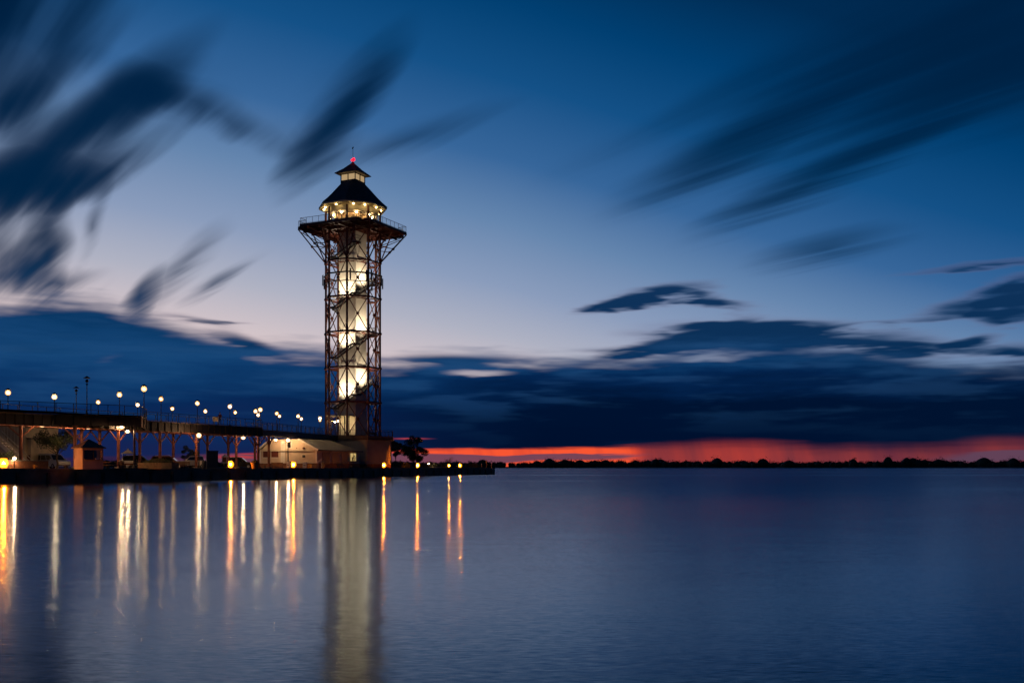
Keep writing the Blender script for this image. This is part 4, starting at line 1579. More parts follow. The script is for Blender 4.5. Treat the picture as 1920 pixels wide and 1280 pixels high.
# ------------------------------------------------------------------ tan building with outside stair, left edge
def build_tan():
    D = 124.0
    x0, x1, x2 = gx(-90, D), gx(48, D), gx(56, D)
    t = thing('tan_building', 'tan sided building with lower annex behind the walkway at the left edge', 'building', (x1, D, PZ))
    wall = MB().prism([(x0, D), (x1, D), (x1, D + 9), (x0, D + 9)], PZ, 7.1).build('wall', M_TAN, t)
    x = x0 + .2
    while x < x1:
        MB().bar((x, D - .02, PZ), (x, D - .02, 7.1), 0.04, 0.05, up=(0, 1, 0)).build('batten', M_TAN, wall)
        x += 0.42
    MB().prism([(x0 - .2, D - .3), (x1 + .3, D - .3), (x1 + .3, D + 9.3), (x0 - .2, D + 9.3)], 7.11, 7.3).build('roof', M_ROOF, t)
    an = MB().prism([(x1 + .005, D + .3), (x2, D + .3), (x2, D + 5), (x1 + .005, D + 5)], PZ, 5.15).build('annex', M_TAN, t)
    MB().prism([(x1 + .01, D + .1), (x2 + .15, D + .1), (x2 + .15, D + 5.2), (x1 + .01, D + 5.2)], 5.16, 5.28).build('annex_roof', M_ROOF, an)
    MB().box((x2 - .28, D + .27, 2.2), (0.42, 0.05, 1.9)).build('annex_door', M_SHUT, an)
    # outside stair dropping to the right
    D2 = 116.0
    st = thing('outside_stair', 'pale outside stair with double handrail in front of the tan building', 'stair', (gx(20, D2), D2, PZ))
    a = at(-45, 782, D2)
    b = at(50, 868, D2)
    a.z, b.z = EYE + (HZ - 790) / FPX * D2, PZ
    n = 16
    for s in (0, 1.3):
        MB().bar(a + Vector((0, s, .05)), b + Vector((0, s, .05)), 0.08, 0.42).build('stringer', M_WHITE, st)
    for k in range(n):
        p = a.lerp(b, (k + .5) / n)
        MB().box(p + Vector((0, .65, .12)), (abs(b.x - a.x) / n * 1.05, 1.2, 0.06)).build('tread', M_WHITE, st)
    for s in (-.03, 1.33):
        for h in (0.6, 1.05):
            MB().bar(a + Vector((0, s, h)), b + Vector((0, s, h)), 0.06, 0.07).build('handrail', M_CREAM, st)
        for k in range(5):
            p = a.lerp(b, k / 4)
            MB().box(p + Vector((0, s, .55)), (0.06, 0.06, 1.1)).build('baluster', M_CREAM, st)
    # plastered wedge closing the space below the stair
    q = a.lerp(b, 0.72)
    mb = MB()
    for yy in (0.15, 1.15):
        mb.v += [Vector((a.x, a.y + yy, PZ)), Vector((q.x, a.y + yy, PZ)), Vector((q.x, a.y + yy, q.z - .25)), Vector((a.x, a.y + yy, a.z - .25))]
    mb.f = [(0, 1, 2, 3), (7, 6, 5, 4), (0, 4, 5, 1), (1, 5, 6, 2), (2, 6, 7, 3), (3, 7, 4, 0)]
    mb.build('stair_wall', M_CLAP, st)


build_tan()


# ------------------------------------------------------------------ kiosk
def build_kiosk():
    p = at(166, 877, 103.5)
    t = thing('ticket_kiosk', 'small grey ticket kiosk with pyramid roof and sliding window on the quay', 'kiosk', (p.x, p.y, PZ), rz=R(46))
    W = 2.15
    H = 2.15
    body = MB()
    hw = W / 2
    body.box((0, 0, 0.5), (W, W, 1.0))
    for sx in (-1, 1):
        for sy in (-1, 1):
            body.box((sx * (hw - .07), sy * (hw - .07), 1.5), (.14, .14, 1.02))
    body.box((0, 0, H - .09), (W, W, 0.18))
    body.box((-hw + .07, 0, 1.5), (0.08, W - .3, 1.0))
    body.box((0, hw - .07, 1.5), (W - .3, 0.08, 1.0))
    k = body.build('walls', mat('kiosk_board', (0.42, 0.37, 0.33), 0.7, 0, .15, 1.0), t, local=True)
    for i in range(7):
        MB().box((0, -hw - .012, 0.09 + i * .14), (W - .05, 0.024, 0.11)).build('board', MATS['kiosk_board'], k, local=True)
    MB().box((-0.42, -hw + .05, 1.5), (0.85, 0.03, 0.95)).build('open_window', M_GLASSD, k, local=True)
    MB().box((0.10, -hw + .04, 1.5), (0.07, 0.06, 0.98)).build('window_bar', M_DARK, k, local=True)
    MB().box((0.47, -hw + .05, 1.5), (0.62, 0.03, 0.95)).build('closed_window', mat('kiosk_blind', (0.22, 0.23, 0.25), .4), k, local=True)
    MB().box((0.45, -hw - .01, 1.07), (0.45, 0.05, 0.12)).build('price_card', M_WHITE, k, local=True)
    MB().box((0, -hw - .1, 0.98), (W - .3, 0.25, 0.05)).build('counter', M_TIMBER, k, local=True)
    e = hw + 0.22
    MB().rings([[(-e, -e, H), (e, -e, H), (e, e, H), (-e, e, H)], [(-e, -e, H + .08), (e, -e, H + .08), (e, e, H + .08), (-e, e, H + .08)],
                [(-.04, -.04, H + .98), (.04, -.04, H + .98), (.04, .04, H + .98), (-.04, .04, H + .98)]]).build('roof', mat('kiosk_shingle', (0.16, 0.14, 0.11), .8, 0, .3, 3.0), t, local=True)
    MB().box((hw + .16, 0.2, 1.55), (0.3, 1.1, 0.06)).build('side_awning', M_WHITE, t, local=True)


build_kiosk()


# ------------------------------------------------------------------ trees and plants
def tree(name, label, base, height, crown_c, crown_r, seed, leaves=2600, size=0.16, squash=0.8, clumps=16, m=None, trunk_r=0.14, cat='tree', lean=0.0):
    rnd = random.Random(seed)
    t = thing(name, label, cat, base)
    tr = MB()
    top = Vector((lean, 0, height * 0.62))
    prev, n = Vector((0, 0, -.02)), 5
    for i in range(n):
        f = (i + 1) / n
        p = Vector((lean * f + rnd.uniform(-.05, .05) * height * .2, rnd.uniform(-.05, .05) * height * .2, height * .62 * f))
        tr.tube(prev, p, trunk_r * (1 - .7 * i / n), 8, trunk_r * (1 - .7 * (i + 1) / n))
        prev = p
    cl = []
    cc = Vector(crown_c)
    for k in range(clumps):
        while True:
            q = Vector((rnd.uniform(-1, 1), rnd.uniform(-1, 1), rnd.uniform(-1, 1)))
            if 0.35 < q.length <= 1:
                break
        c = cc + Vector((q.x * crown_r, q.y * crown_r, q.z * crown_r * squash))
        cl.append((c, crown_r * rnd.uniform(.24, .42)))
        s = Vector((lean * .6, 0, height * rnd.uniform(.28, .58)))
        mid = s.lerp(c, .5) + Vector((0, 0, -.06 * height * rnd.random()))
        tr.tube(s, mid, trunk_r * .32, 6, trunk_r * .2)
        tr.tube(mid, c, trunk_r * .2, 5, trunk_r * .06)
    tr.build('trunk', M_BARK, t, local=True)
    lf = MB()
    for c, r in cl:
        leaf_quads(lf, c, r, int(leaves / clumps), size, rnd, .8)
    lf.build('crown', m or M_LEAF, t, local=True, fix=False)
    return t


def build_plants():
    p = at(107, 870, 120.0)
    tree('street_tree', 'spreading green tree with a thin trunk behind the white van', (p.x, p.y, PZ), 5.2, (-0.3, 0, 3.7), 2.3, 2, 4000, 0.19, .62, 24, M_LEAFD)
    p = at(352, 872, 150.0)
    tree('young_tree', 'small dark tree beyond the white pickup under the walkway', (p.x, p.y, PZ), 3.3, (0, 0, 2.4), 1.4, 5, 2600, 0.16, .7, 14, M_LEAFD, .08)
    p = at(777, 876, 212.0)
    tree('pier_tree', 'dark leafy tree standing alone against the red sky near the pier head', (p.x, p.y, PZ), 6.4, (0.0, 0, 4.0), 2.45, 9, 9000, 0.26, 1.05, 34, M_LEAFD, .13)
    p = at(742, 876, 193.0)
    tree('dark_shrub', 'dark tall shrub against the right side of the tower base', (p.x, p.y, PZ), 5.6, (0.0, 0, 4.2), 1.35, 12, 4500, 0.22, 1.2, 20, M_LEAFD, .1, 'shrub')
    # bare shrub: twigs only
    p = at(841, 876, 226.0)
    t = thing('bare_shrub', 'thin leafless shrub standing between two orange quay lights', 'shrub', (p.x, p.y, PZ))
    rnd = random.Random(4)
    mb = MB()
    mb.tube((0, 0, 0), (0, 0, 1.1), 0.07, 6, .05)
    for k in range(22):
        a = rnd.uniform(0, 6.28)
        r = rnd.uniform(.4, 1.3)
        e = Vector((r * math.cos(a), r * math.sin(a), 1.1 + rnd.uniform(.5, 1.4)))
        mid = Vector((e.x * .4, e.y * .4, 1.1 + (e.z - 1.1) * .55))
        mb.tube((0, 0, 1.0), mid, 0.035, 5, .025)
        mb.tube(mid, e, 0.025, 5, .012)
        for q in range(3):
            e2 = e + Vector((rnd.uniform(-.35, .35), rnd.uniform(-.35, .35), rnd.uniform(-.1, .35)))
            mb.tube(mid.lerp(e, .6), e2, 0.015, 4, .008)
    mb.build('branches', M_BARK, t, local=True)
    # low hedge beside the stair
    rnd = random.Random(8)
    h = MB()
    p = at(8, 876, 103.0)
    for k in range(26):
        c = Vector((rnd.uniform(-3.2, 1.4), rnd.uniform(-.5, .5), rnd.uniform(.35, 1.55)))
        leaf_quads(h, c, .42, 80, .13, rnd)
    t = thing('hedge', 'clipped green hedge lit by the orange light at the left edge', 'hedge', (p.x, p.y, PZ))
    h.build('foliage', M_LEAF, t, local=True, fix=False)
    MB().box((-.9, 0, .5), (4.2, .5, 1.0)).build('stems', M_BARK, t, local=True)
    # dark low bushes towards the pier head
    rnd = random.Random(18)
    for i, (x, d, r, lab) in enumerate(((795, 205, 1.3, 'low dark bush at the foot of the leafy tree'), (822, 222, 1.2, 'low dark bush right of the small white lamp'),
                                        (884, 238, 1.2, 'low dark bush behind the last orange light'), (752, 188, 1.3, 'low dark bush at the foot of the base building'))):
        p = at(x, 876, d)
        b = thing('low_bush', lab, 'bush', (p.x, p.y, PZ), group='low bushes towards the pier head')
        f = MB()
        for k in range(12):
            c = Vector((rnd.uniform(-1, 1) * r * 1.2, rnd.uniform(-.6, .6) * r, rnd.uniform(.2, .75) * r))
            leaf_quads(f, c, r * .42, 60, .2, rnd)
        f.build('foliage', M_LEAFD, b, local=True, fix=False)
        s = MB()
        for k in range(6):
            s.tube((0, 0, 0), (rnd.uniform(-1, 1) * r, rnd.uniform(-.5, .5) * r, r * .6), .03, 5, .01)
        s.build('stems', M_BARK, b, local=True)


build_plants()


# ------------------------------------------------------------------ vehicles
def car(name, label, loc, rz, paint, kind='suv'):
    t = thing(name, label, 'car', loc, rz, 'cars parked under the walkway')
    # side profiles: x forward, z up; lower body and cabin
    if kind == 'suv':
        L, Wd = 4.6, 1.86
        low = [(-2.28, .32), (-2.30, .95), (-2.2, 1.02), (1.05, 1.05), (2.05, .96), (2.28, .78), (2.30, .34)]
        cab = [(-2.2, 1.02), (-1.98, 1.66), (-1.7, 1.74), (.1, 1.74), (.4, 1.68), (1.1, 1.05)]
    elif kind == 'pickup':
        L, Wd = 5.3, 1.95
        low = [(-2.65, .45), (-2.66, 1.12), (1.15, 1.15), (2.4, 1.10), (2.62, .9), (2.65, .45)]
        cab = [(-.55, 1.13), (-.45, 1.72), (-.2, 1.82), (.55, 1.80), (1.2, 1.15)]
    elif kind == 'van':
        L, Wd = 4.9, 1.95
        low = [(-2.45, .32), (-2.46, 1.05), (1.35, 1.10), (2.3, .94), (2.44, .7), (2.46, .34)]
        cab = [(-2.44, 1.05), (-2.3, 1.82), (-2.1, 1.90), (.35, 1.90), (.7, 1.82), (1.5, 1.08)]
    else:
        L, Wd = 4.5, 1.8
        low = [(-2.22, .32), (-2.25, .86), (-2.1, .93), (1.0, .95), (2.0, .82), (2.22, .64), (2.25, .32)]
        cab = [(-1.75, .92), (-1.05, 1.40), (-.6, 1.45), (.15, 1.44), (.95, .95)]
    hw = Wd / 2

    def shell(prof, w0, w1, z0, z1):
        mb = MB()
        n = len(prof)
        for s in (-1, 1):
            for x, z in prof:
                f = (z - z0) / max(1e-3, z1 - z0)
                mb.v.append(Vector((x, s * (w0 + (w1 - w0) * f), z)))
        mb.f = [tuple(range(n))[::-1], tuple(range(n, 2 * n))] + [(i, (i + 1) % n, n + (i + 1) % n, n + i) for i in range(n)]
        return mb
    body = shell(low, hw - .03, hw, .3, 1.1).build('body', paint, t, local=True)
    zc = max(z for x, z in cab)
    zb = min(z for x, z in cab)
    roof = shell(cab, hw - .06, hw - .24, zb, zc).build('cabin', paint, t, local=True)
    # side glass, windscreen, rear window slightly proud of the cabin shell
    xs = [x for x, z in cab]

    def side_y(z):
        return hw - .06 - .18 * (z - zb) / (zc - zb)
    zl, zh = zb + .06, zc - .16
    fx0, fx1 = cab[-1][0] - .12, cab[-2][0] - .08
    rx0, rx1 = cab[0][0] + .14, cab[1][0] + .14
    n = 3 if kind in ('suv', 'van') else (1 if kind == 'pickup' else 2)
    for s in (-1, 1):
        for k in range(n):
            g = []
            for f, zz in ((k, zl), (k + 1, zl), (k + 1, zh), (k, zh)):
                xa = rx0 + (fx0 - rx0) * f / n if zz == zl else rx1 + (fx1 - rx1) * f / n
                xa += .04 if f == k else -.04
                g.append(Vector((xa, s * (side_y(zz) + .006), zz)))
            MB().poly(g).build('side_window', M_GLASSD, roof, local=True)

    def slab(i, j, ins):
        (xa, za), (xb, zb_) = cab[i], cab[j]
        nx, nz = -(zb_ - za), (xb - xa)
        ln = math.hypot(nx, nz)
        nx, nz = nx / ln * .008, nz / ln * .008
        if i > j:
            pass
        mb = MB()
        pts = []
        for f, sg in ((.06, -1), (.06, 1), (.94, 1), (.94, -1)):
            x, z = xa + (xb - xa) * f, za + (zb_ - za) * f
            pts.append(Vector((x, sg * (side_y(z) - .08), z)))
        off = Vector((.012 if xa > 0 else -.012, 0, .010))
        return mb.poly([p + off for p in pts])
    slab(len(cab) - 1, len(cab) - 2, 0).build('windscreen', M_GLASSD, roof, local=True)
    slab(0, 1, 0).build('rear_window', M_GLASSD, roof, local=True)
    wx = L * .31
    for x in (-wx, wx):
        for s in (-1, 1):
            wh = MB()
            yc = s * (hw - .10)
            ring = []
            prof = [(.20, -.1), (.32, -.1), (.34, -.06), (.34, .06), (.32, .1), (.20, .1)]
            rr = []
            for r, o in prof:
                rr.append([Vector((x + r * math.cos(a), yc + o, .34 + r * math.sin(a))) for a in [2 * math.pi * q / 14 for q in range(14)]])
            wh.rings(rr)
            tyre = wh.build('wheel', M_TYRE, t, local=True)
            rm = MB()
            rm.rings([[Vector((x + .2 * math.cos(a), yc + s * o, .34 + .2 * math.sin(a))) for a in [2 * math.pi * q / 12 for q in range(12)]] for o in (.02, .105)])
            rm.build('rim', M_RIM, tyre, local=True)
    zf = .72 if kind != 'pickup' else .9
    for s in (-1, 1):
        MB().box((L / 2 - .06, s * (hw - .28), zf), (.12, .34, .14)).build('headlight', M_WHITE, t, local=True)
        MB().box((-L / 2 + .03, s * (hw - .16), zf + .12), (.08, .2, .26)).build('tail_light', M_SHUT, t, local=True)
        MB().box((cab[-1][0] - .25, s * (hw + .07), zb + .12), (.1, .18, .13)).build('door_mirror', paint, t, local=True)
    MB().box((L / 2 - .01, 0, .45), (.1, Wd * .9, .16)).build('bumper', M_CABINET, t, local=True)
    MB().box((-L / 2 + .01, 0, .5), (.1, Wd * .9, .16)).build('bumper', M_CABINET, t, local=True)
    if kind in ('suv', 'van'):
        for s in (-1, 1):
            MB().bar((-1.6, s * (hw - .36), zc + .04), (.1, s * (hw - .36), zc + .04), .04, .04).build('roof_rail', M_RIM, roof, local=True)
    return t


def build_cars():
    wp = mat('white_car_paint', (0.62, 0.61, 0.58), .3, 0, .03)
    dp = mat('black_car_paint', (0.014, 0.014, 0.018), .25, 0, .1)
    mp = mat('maroon_car_paint', (0.07, 0.014, 0.014), .3, 0, .1)
    gp = mat('grey_car_paint', (0.06, 0.065, 0.07), .3, 0.3, .1)
    c = lambda x, d: (gx(x, d), d, PZ)
    car('parked_van', 'white van parked side-on behind the thin trunked tree', c(98, 126.0), R(-32), wp, 'van')
    car('parked_car', 'black suv parked behind the tall dark pole', c(262, 130.0), R(15), dp, 'suv')
    car('parked_car', 'dark grey car parked beyond the grassy planter, left of the maroon one', c(298, 139.0), R(25), gp, 'sedan')
    car('parked_car', 'maroon suv parked beyond the grassy planter', c(316, 134.0), R(10), mp, 'suv')
    car('parked_pickup', 'white pickup parked left of the grey cabinet', c(369, 138.0), R(160), wp, 'pickup')
    car('parked_car', 'black hatchback parked behind the middle orange light', c(449, 152.0), R(8), dp, 'suv')


build_cars()


# ------------------------------------------------------------------ things on the quay
def build_quay_things():
    rz = math.atan2(ED.y, ED.x)
    # low brick seat wall
    a, b = edge(30) + EL * 4.0, edge(146) + EL * 4.0
    t = thing('seat_wall', 'long low dark brick wall along the quay at the left', 'wall', (a.x, a.y, PZ))
    mid = (a + b) / 2
    w = MB().bar(v3(a, PZ + .42), v3(b, PZ + .42), .42, .84).build('wall', M_BRICK, t)
    n = 16
    for i in range(n):
        p, q = a.lerp(b, (i + .02) / n), a.lerp(b, (i + .98) / n)
        MB().bar(v3(p, PZ + .88), v3(q, PZ + .88), .54, .08).build('cap_stone', M_CONC, w)
    # timber planter with grass mound
    p = at(297, 876, 116.0)
    t = thing('timber_planter', 'wide timber planter with a grassy mound right of the tall pole', 'planter', (p.x, p.y, PZ), rz=R(-10))
    L, Dp, H = 4.3, 1.6, .72
    for i in range(4):
        z = .09 + i * .18
        MB().box((0, -Dp / 2, z), (L, .09, .165)).build('plank', M_TIMBER, t, local=True)
        MB().box((0, Dp / 2, z), (L, .09, .165)).build('plank', M_TIMBER, t, local=True)
        MB().box((-L / 2 + .05, 0, z), (.09, Dp - .1, .165)).build('plank', M_TIMBER, t, local=True)
        MB().box((L / 2 - .05, 0, z), (.09, Dp - .1, .165)).build('plank', M_TIMBER, t, local=True)
    rr = []
    for k in range(6):
        f = k / 5
        r = 1 - f * .96
        rr.append([(r * L / 2 * .93 * math.cos(q), r * Dp / 2 * .9 * math.sin(q), H - .08 + .5 * math.sin(f * 1.57)) for q in [2 * math.pi * i / 14 for i in range(14)]])
    MB().rings(rr).build('soil_mound', M_BARK, t, local=True)
    g = MB()
    rnd = random.Random(2)
    for k in range(900):
        f = rnd.random() ** .5
        q = rnd.uniform(0, 6.28)
        x, y = f * L / 2 * .93 * math.cos(q), f * Dp / 2 * .9 * math.sin(q)
        z = H - .08 + .5 * math.sin((1 - f) * 1.57)
        a = rnd.uniform(0, 6.28)
        d = Vector((math.cos(a) * .05, math.sin(a) * .05, 0))
        k0 = len(g.v)
        g.v += [Vector((x, y, z - .03)) - d * .5, Vector((x, y, z - .03)) + d * .5, Vector((x, y, z + rnd.uniform(.12, .26))) + d * 1.2]
        g.f.append((k0, k0 + 1, k0 + 2))
    tag(g.build('grass', M_LEAF, t, local=True, fix=False), kind='stuff')
    # picnic table
    for i, (x, d, lab) in enumerate(((208, 108.5, 'pale topped picnic table right of the kiosk'), (243, 110.5, 'picnic table at the foot of the tall dark pole'))):
        p = at(x, 877, d)
        t = thing('picnic_table', lab, 'table', (p.x, p.y, PZ), rz=R(-12 + 20 * i), group='picnic tables on the quay')
        for k in range(5):
            MB().box((0, -.36 + .18 * k, .75), (1.9, .165, .045)).build('top_board', M_TIMBER, t, local=True)
        for s in (-1, 1):
            for k in range(2):
                MB().box((0, s * (.66 + .17 * k), .45), (1.9, .15, .045)).build('seat_board', M_TIMBER, t, local=True)
            lg = MB().bar((s * .7, -.75, .02), (s * .7, -.2, .72), .05, .1).bar((s * .7, .75, .02), (s * .7, .2, .72), .05, .1).bar((s * .7, -.85, .41), (s * .7, .85, .41), .05, .09)
            lg.build('leg_frame', M_DARK, t, local=True)
    # grey equipment cabinet
    p = at(398, 876.5, 118.0)
    t = thing('equipment_cabinet', 'tall dark grey double door cabinet on the quay', 'cabinet', (p.x, p.y, PZ), rz=R(20))
    MB().box((0, 0, .08), (1.35, .9, .16)).build('plinth', M_CONC, t, local=True)
    bd = MB().box((0, 0, 1.13), (1.28, .84, 1.92)).build('body', M_CABINET, t, local=True)
    for s in (-1, 1):
        MB().box((s * .315, -.43, 1.13), (.6, .03, 1.8)).build('door', M_CABINET, bd, local=True)
        MB().box((s * .06, -.455, 1.15), (.03, .03, .22)).build('handle', M_DARK, bd, local=True)
    MB().box((0, 0, 2.13), (1.38, .94, .07)).build('lid', M_CABINET, bd, local=True)
    # small white lantern shaped display on a stand
    p = at(422, 876, 121.0)
    t = thing('display_lantern', 'white lantern shaped display box on a post left of the middle orange light', 'display', (p.x, p.y, PZ))
    MB().tube((0, 0, 0), (0, 0, .72), .06, 8).build('post', M_DARK, t, local=True)
    bx = MB()
    for sx in (-1, 1):
        for sy in (-1, 1):
            bx.box((sx * .28, sy * .28, 1.12), (.08, .08, .72))
    bx.box((0, 0, .76), (.66, .66, .08)).box((0, 0, 1.48), (.70, .70, .08))
    bx.build('case', M_WHITE, t, local=True)
    MB().box((0, 0, 1.12), (.46, .46, .6)).build('inner_board', M_BRICK, t, local=True)
    MB().rings([[(-.35, -.35, 1.52), (.35, -.35, 1.52), (.35, .35, 1.52), (-.35, .35, 1.52)], [(-.05, -.05, 1.74), (.05, -.05, 1.74), (.05, .05, 1.74), (-.05, .05, 1.74)],
                [(-.04, -.04, 1.88), (.04, -.04, 1.88), (.04, .04, 1.88), (-.04, .04, 1.88)]]).build('cap', M_WHITE, t, local=True)
    # round tub planter
    p = at(478, 876, 133.0)
    t = thing('tub_planter', 'round dark tub planter below the end of the wide walkway', 'planter', (p.x, p.y, PZ))
    MB().lathe((0, 0, 0), [(.42, 0), (.55, .75), (.60, .80), (.60, .86), (.48, .84)], 14).build('tub', M_DECKW, t, local=True)
    f = MB()
    rnd = random.Random(6)
    leaf_quads(f, Vector((0, 0, .98)), .42, 240, .13, rnd, .5)
    f.build('plant', M_LEAF, t, local=True, fix=False)
    # bins and boxes at the cream building
    for x, d, nm, lab, m, sz, cat in ((540.5, 150.2, 'waste_bin', 'white waste bin at the foot of the pole before the cream building', M_WHITE, (.42, .42, 1.0), 'bin'),
                                      (571.5, 157.0, 'cool_box', 'white upright cool box against the brick base', M_WHITE, (.55, .5, .95), 'box'),
                                      (581.0, 157.6, 'yellow_crate', 'yellow crate beside the white cool box', M_YEL, (.55, .45, .6), 'crate')):
        p = at(x, 876, d)
        t = thing(nm, lab, cat, (p.x, p.y, PZ))
        MB().box((0, 0, sz[2] / 2), sz).build('body', m, t, local=True)
        MB().box((0, 0, sz[2] + .04), (sz[0] + .06, sz[1] + .06, .07)).build('lid', m, t, local=True)
        MB().box((0, -sz[1] / 2 - .012, sz[2] * .55), (sz[0] * .6, .024, .10)).build('handle', M_CABINET, t, local=True)
    # mooring bollards on the coping
    g = 'mooring bollards along the quay edge'
    for i, x in enumerate((70, 128, 205, 285, 365, 500, 610, 660)):
        p = edge(x) + EL * .3
        t = thing('mooring_bollard', '%s mooring bollard from the left along the quay coping' % ORD[i], 'bollard', (p.x, p.y, PZ + .1), group=g)
        MB().lathe((0, 0, 0), [(.18, 0), (.18, .04), (.10, .08), (.09, .22), (.17, .28), (.17, .33), (.05, .37)], 12).build('post', M_DARK, t, local=True)
        MB().tube((-.24, 0, .2), (.24, 0, .2), .035, 8).build('cross_bar', M_DARK, t, local=True)
    # posts lit by the last light at the pier head
    for x, y, lab, hh in ((903, 869, 'short pale post near the pier head, left of the taller one', .9), (912, 863, 'tall pale post with a round top at the pier head', 1.8), (922, 870, 'thin pale post at the very end of the pier', .8)):
        p = on_line(x, E1 + EL * 2.0 - ED * 1.2, EL)
        t = thing('mooring_post', lab, 'post', (p.x, p.y, PZ), group='posts at the pier head')
        MB().tube((0, 0, 0), (0, 0, hh), .12, 10, .10).build('shaft', M_TIMBER, t, local=True)
        MB().lathe((0, 0, hh), [(.15, 0), (.15, .08), (.05, .16)], 10).build('cap', M_WHITE, t, local=True)
    # leaning white ramp rail by the dark side of the cream building
    a, b = at(595.5, 867, 157.5), at(603, 859.5, 159.2)
    t = thing('ramp_rail', 'sloping white handrail at the corner of the cream building', 'handrail', (a.x, a.y, PZ))
    MB().bar(a, b, .10, .10).build('rail', M_WHITE, t)
    for p in (a.lerp(b, .1), a.lerp(b, .9)):
        MB().tube((p.x, p.y, PZ), p, .03, 6).build('post', M_WHITE, t)
    # benches, barrels, a striped vendor cart and a sandwich board on the quay
    def bench(x, d, rz_, lab):
        p = at(x, 876, d)
        t = thing('park_bench', lab, 'bench', (p.x, p.y, PZ), rz=rz_, group='benches on the quay')
        for k in range(3):
            MB().box((0, -.14 + .14 * k, .45), (1.7, .12, .04)).build('seat_slat', M_TIMBER, t, local=True)
            MB().box((0, .24 + .02 * k, .60 + .13 * k), (1.7, .03, .11)).build('back_slat', M_TIMBER, t, local=True)
        for s_ in (-1, 1):
            MB().bar((s_ * .72, -.2, 0), (s_ * .72, -.2, .43), .05, .06).bar((s_ * .72, .22, 0), (s_ * .72, .3, .95), .05, .06).bar((s_ * .72, -.2, .41), (s_ * .72, .24, .41), .05, .05).build('leg', M_DARK, t, local=True)
    bench(343, 124.0, R(22), 'slatted bench between the planter and the white pickup')
    bench(520, 146.0, R(20), 'slatted bench before the shuttered windows of the cream building')
    bench(640, 165.0, R(60), 'slatted bench against the dark quay side of the cream building')
    for x, d, lab in ((228, 111.5, 'dark ribbed waste barrel left of the tall pole'), (383, 119.0, 'dark ribbed waste barrel left of the grey cabinet'), (606, 158.5, 'dark ribbed waste barrel at the corner of the cream building')):
        p = at(x, 876, d)
        t = thing('waste_barrel', lab, 'barrel', (p.x, p.y, PZ), group='waste barrels on the quay')
        MB().lathe((0, 0, 0), [(.29, 0), (.29, .28), (.31, .30), (.29, .32), (.29, .58), (.31, .60), (.29, .62), (.29, .88)], 14).build('drum', M_CABINET, t, local=True)
        MB().lathe((0, 0, .885), [(.31, 0), (.31, .05), (.12, .16)], 14).build('lid', M_DARK, t, local=True)
    p = at(240, 876, 127.0)
    t = thing('vendor_cart', 'red and white vendor cart with white pointed top behind the tall pole', 'cart', (p.x, p.y, PZ), rz=R(20))
    MB().box((0, 0, .72), (1.5, .8, .6)).build('counter_box', M_WHITE, t, local=True)
    MB().box((0, -.41, .62), (1.46, .03, .22)).build('red_band', M_SHUT, t, local=True)
    for sx in (-1, 1):
        for sy in (-1, 1):
            MB().tube((sx * .68, sy * .34, 1.0), (sx * .68, sy * .34, 1.95), .025, 6).build('upright', M_WHITE, t, local=True)
        wh = MB().rings([[Vector((sx * .5 + .3 * math.cos(q), -.44 + o, .3 + .3 * math.sin(q))) for q in [2 * math.pi * k / 14 for k in range(14)]] for o in (0, .05)])
        wh.build('wheel', M_TYRE, t, local=True)
    MB().rings([[(-.85, -.5, 1.93), (.85, -.5, 1.93), (.85, .5, 1.93), (-.85, .5, 1.93)], [(-.2, -.15, 2.35), (.2, -.15, 2.35), (.2, .15, 2.35), (-.2, .15, 2.35)], [(-.03, -.03, 2.6), (.03, -.03, 2.6), (.03, .03, 2.6), (-.03, .03, 2.6)]]).build('canopy', M_CREAM, t, local=True)
    # notice board on the walkway railing
    p = on_line(404, WA + WL * .4, WD)
    t = thing('notice_board', 'small white notice board on the walkway beside the standing person', 'sign', (p.x, p.y, WZ))
    MB().box((0, 0, .78), (.75, .05, .62)).build('panel', M_WHITE, t, local=True)
    MB().box((0, -.03, .78), (.66, .02, .53)).build('poster', mat('faded_poster', (.40, .34, .26), .7, 0, .4, 9.0), t, local=True)
    for s in (-1, 1):
        MB().box((s * .3, .05, .5), (.05, .05, 1.0)).build('leg', M_DARK, t, local=True)


build_quay_things()


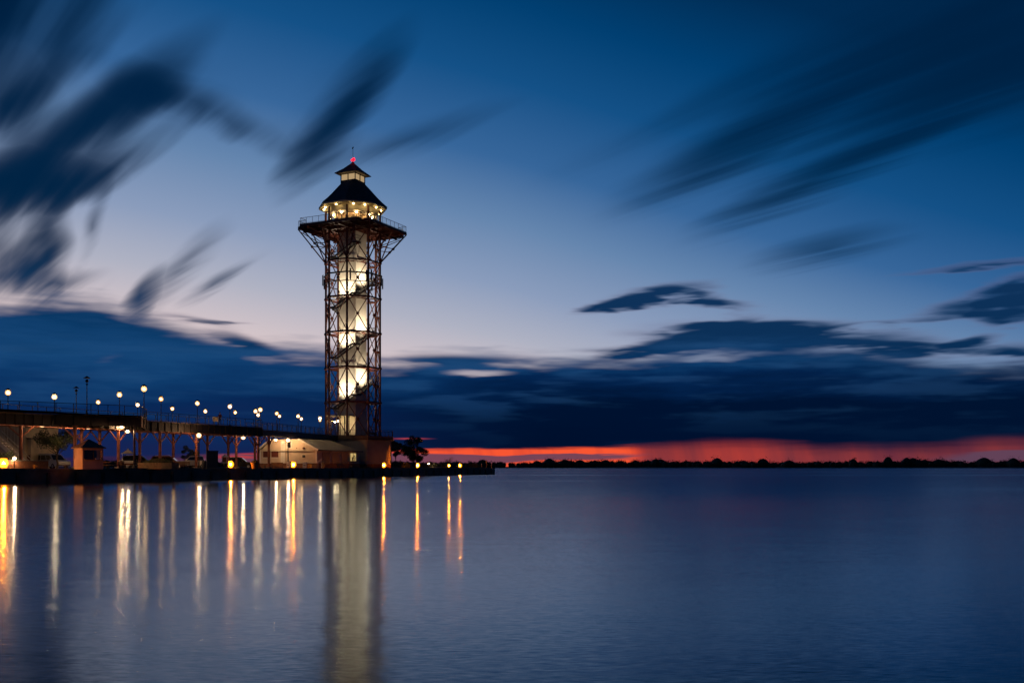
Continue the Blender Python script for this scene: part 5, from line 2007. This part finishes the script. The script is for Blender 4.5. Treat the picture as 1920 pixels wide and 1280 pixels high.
# ------------------------------------------------------------------ person at the railing
def build_person():
    p = on_line(412.5, WA + WL * .55, WD)
    t = thing('person', 'person in a dark red jacket and navy trousers leaning at the walkway railing', 'person', (p.x, p.y, WZ), rz=R(12))
    verts = {'pelvis': (0, 0, .95, .15), 'waist': (0, -.02, 1.10, .13), 'chest': (0, -.07, 1.33, .16), 'neckb': (0, -.10, 1.49, .07), 'neck': (0, -.11, 1.55, .055),
             'head': (0, -.13, 1.64, .085), 'crown': (0, -.12, 1.74, .07)}
    for s, n in ((-1, 'l'), (1, 'r')):
        verts['hip' + n] = (s * .10, 0, .90, .095)
        verts['knee' + n] = (s * .11, -.03, .50, .065)
        verts['ankle' + n] = (s * .12, .02, .09, .045)
        verts['toe' + n] = (s * .14, -.14, .04, .04)
        verts['sh' + n] = (s * .19, -.08, 1.43, .065)
        verts['elb' + n] = (s * .27, -.20, 1.19, .045)
        verts['wr' + n] = (s * .16, -.40, 1.14, .032)
        verts['palm' + n] = (s * .13, -.47, 1.14, .030)
    ed = [('pelvis', 'waist'), ('waist', 'chest'), ('chest', 'neckb'), ('neckb', 'neck'), ('neck', 'head'), ('head', 'crown')]
    for n in 'lr':
        ed += [('pelvis', 'hip' + n), ('hip' + n, 'knee' + n), ('knee' + n, 'ankle' + n), ('ankle' + n, 'toe' + n), ('chest', 'sh' + n), ('sh' + n, 'elb' + n), ('elb' + n, 'wr' + n), ('wr' + n, 'palm' + n)]
        s = -1 if n == 'l' else 1
        for k in range(4):
            a, b = 'f%s%da' % (n, k), 'f%s%db' % (n, k)
            verts[a] = (s * (.10 + .022 * k), -.53, 1.135, .010)
            verts[b] = (s * (.10 + .022 * k), -.555 - .006 * (k in (1, 2)), 1.105, .009)
            ed += [('palm' + n, a), (a, b)]
        verts['th' + n] = (s * .085, -.49, 1.15, .011)
        ed += [('palm' + n, 'th' + n)]
    keys = list(verts)
    me = bpy.data.meshes.new('body')
    me.from_pydata([verts[k][:3] for k in keys], [(keys.index(a), keys.index(b)) for a, b in ed], [])
    o = bpy.data.objects.new('body', me)
    COL.objects.link(o)
    o.parent = t
    sk = o.modifiers.new('skin', 'SKIN')
    for i, k in enumerate(keys):
        r = verts[k][3]
        me.skin_vertices[0].data[i].radius = (r, r)
        me.skin_vertices[0].data[i].use_root = (k == 'pelvis')
    sb = o.modifiers.new('smooth', 'SUBSURF')
    sb.levels = sb.render_levels = 1
    # clothing colours by height on the body
    m = bpy.data.materials.new('person_clothes')
    m.use_nodes = True
    b = NB(m.node_tree)
    tc = b.new('ShaderNodeTexCoord')
    x, y, z = b.sep(tc.outputs['Object'])
    top = b.mix(b.m('GREATER_THAN', z, .98), (0.02, 0.024, 0.04, 1), (0.10, 0.022, 0.026, 1))
    sk_ = b.mix(b.m('GREATER_THAN', z, 1.53), top, (0.45, 0.26, 0.18, 1))
    sk_ = b.mix(b.m('LESS_THAN', y, -.42), sk_, (0.45, 0.26, 0.18, 1))
    sk_ = b.mix(b.m('LESS_THAN', z, .08), sk_, (0.02, 0.02, 0.02, 1))
    pr = m.node_tree.nodes['Principled BSDF']
    b.put(pr.inputs['Base Color'], sk_)
    pr.inputs['Roughness'].default_value = .8
    me.materials.append(m)
    hr = MB().ball((0, -.105, 1.715), .105, 12, 8, 1.0)
    hr.v = [q for q in hr.v]
    h = hr.build('hair', M_HAIR, t, local=True, smooth=True)
    fc = MB().ball((-.035, -.215, 1.66), .012, 6, 4).ball((.035, -.215, 1.66), .012, 6, 4)
    fc.build('eyes', M_HAIR, t, local=True)
    MB().lathe((0, -.222, 1.625), [(.012, -.02), (.016, 0), (.004, .04)], 6).build('nose', M_SKIN, t, local=True)


build_person()
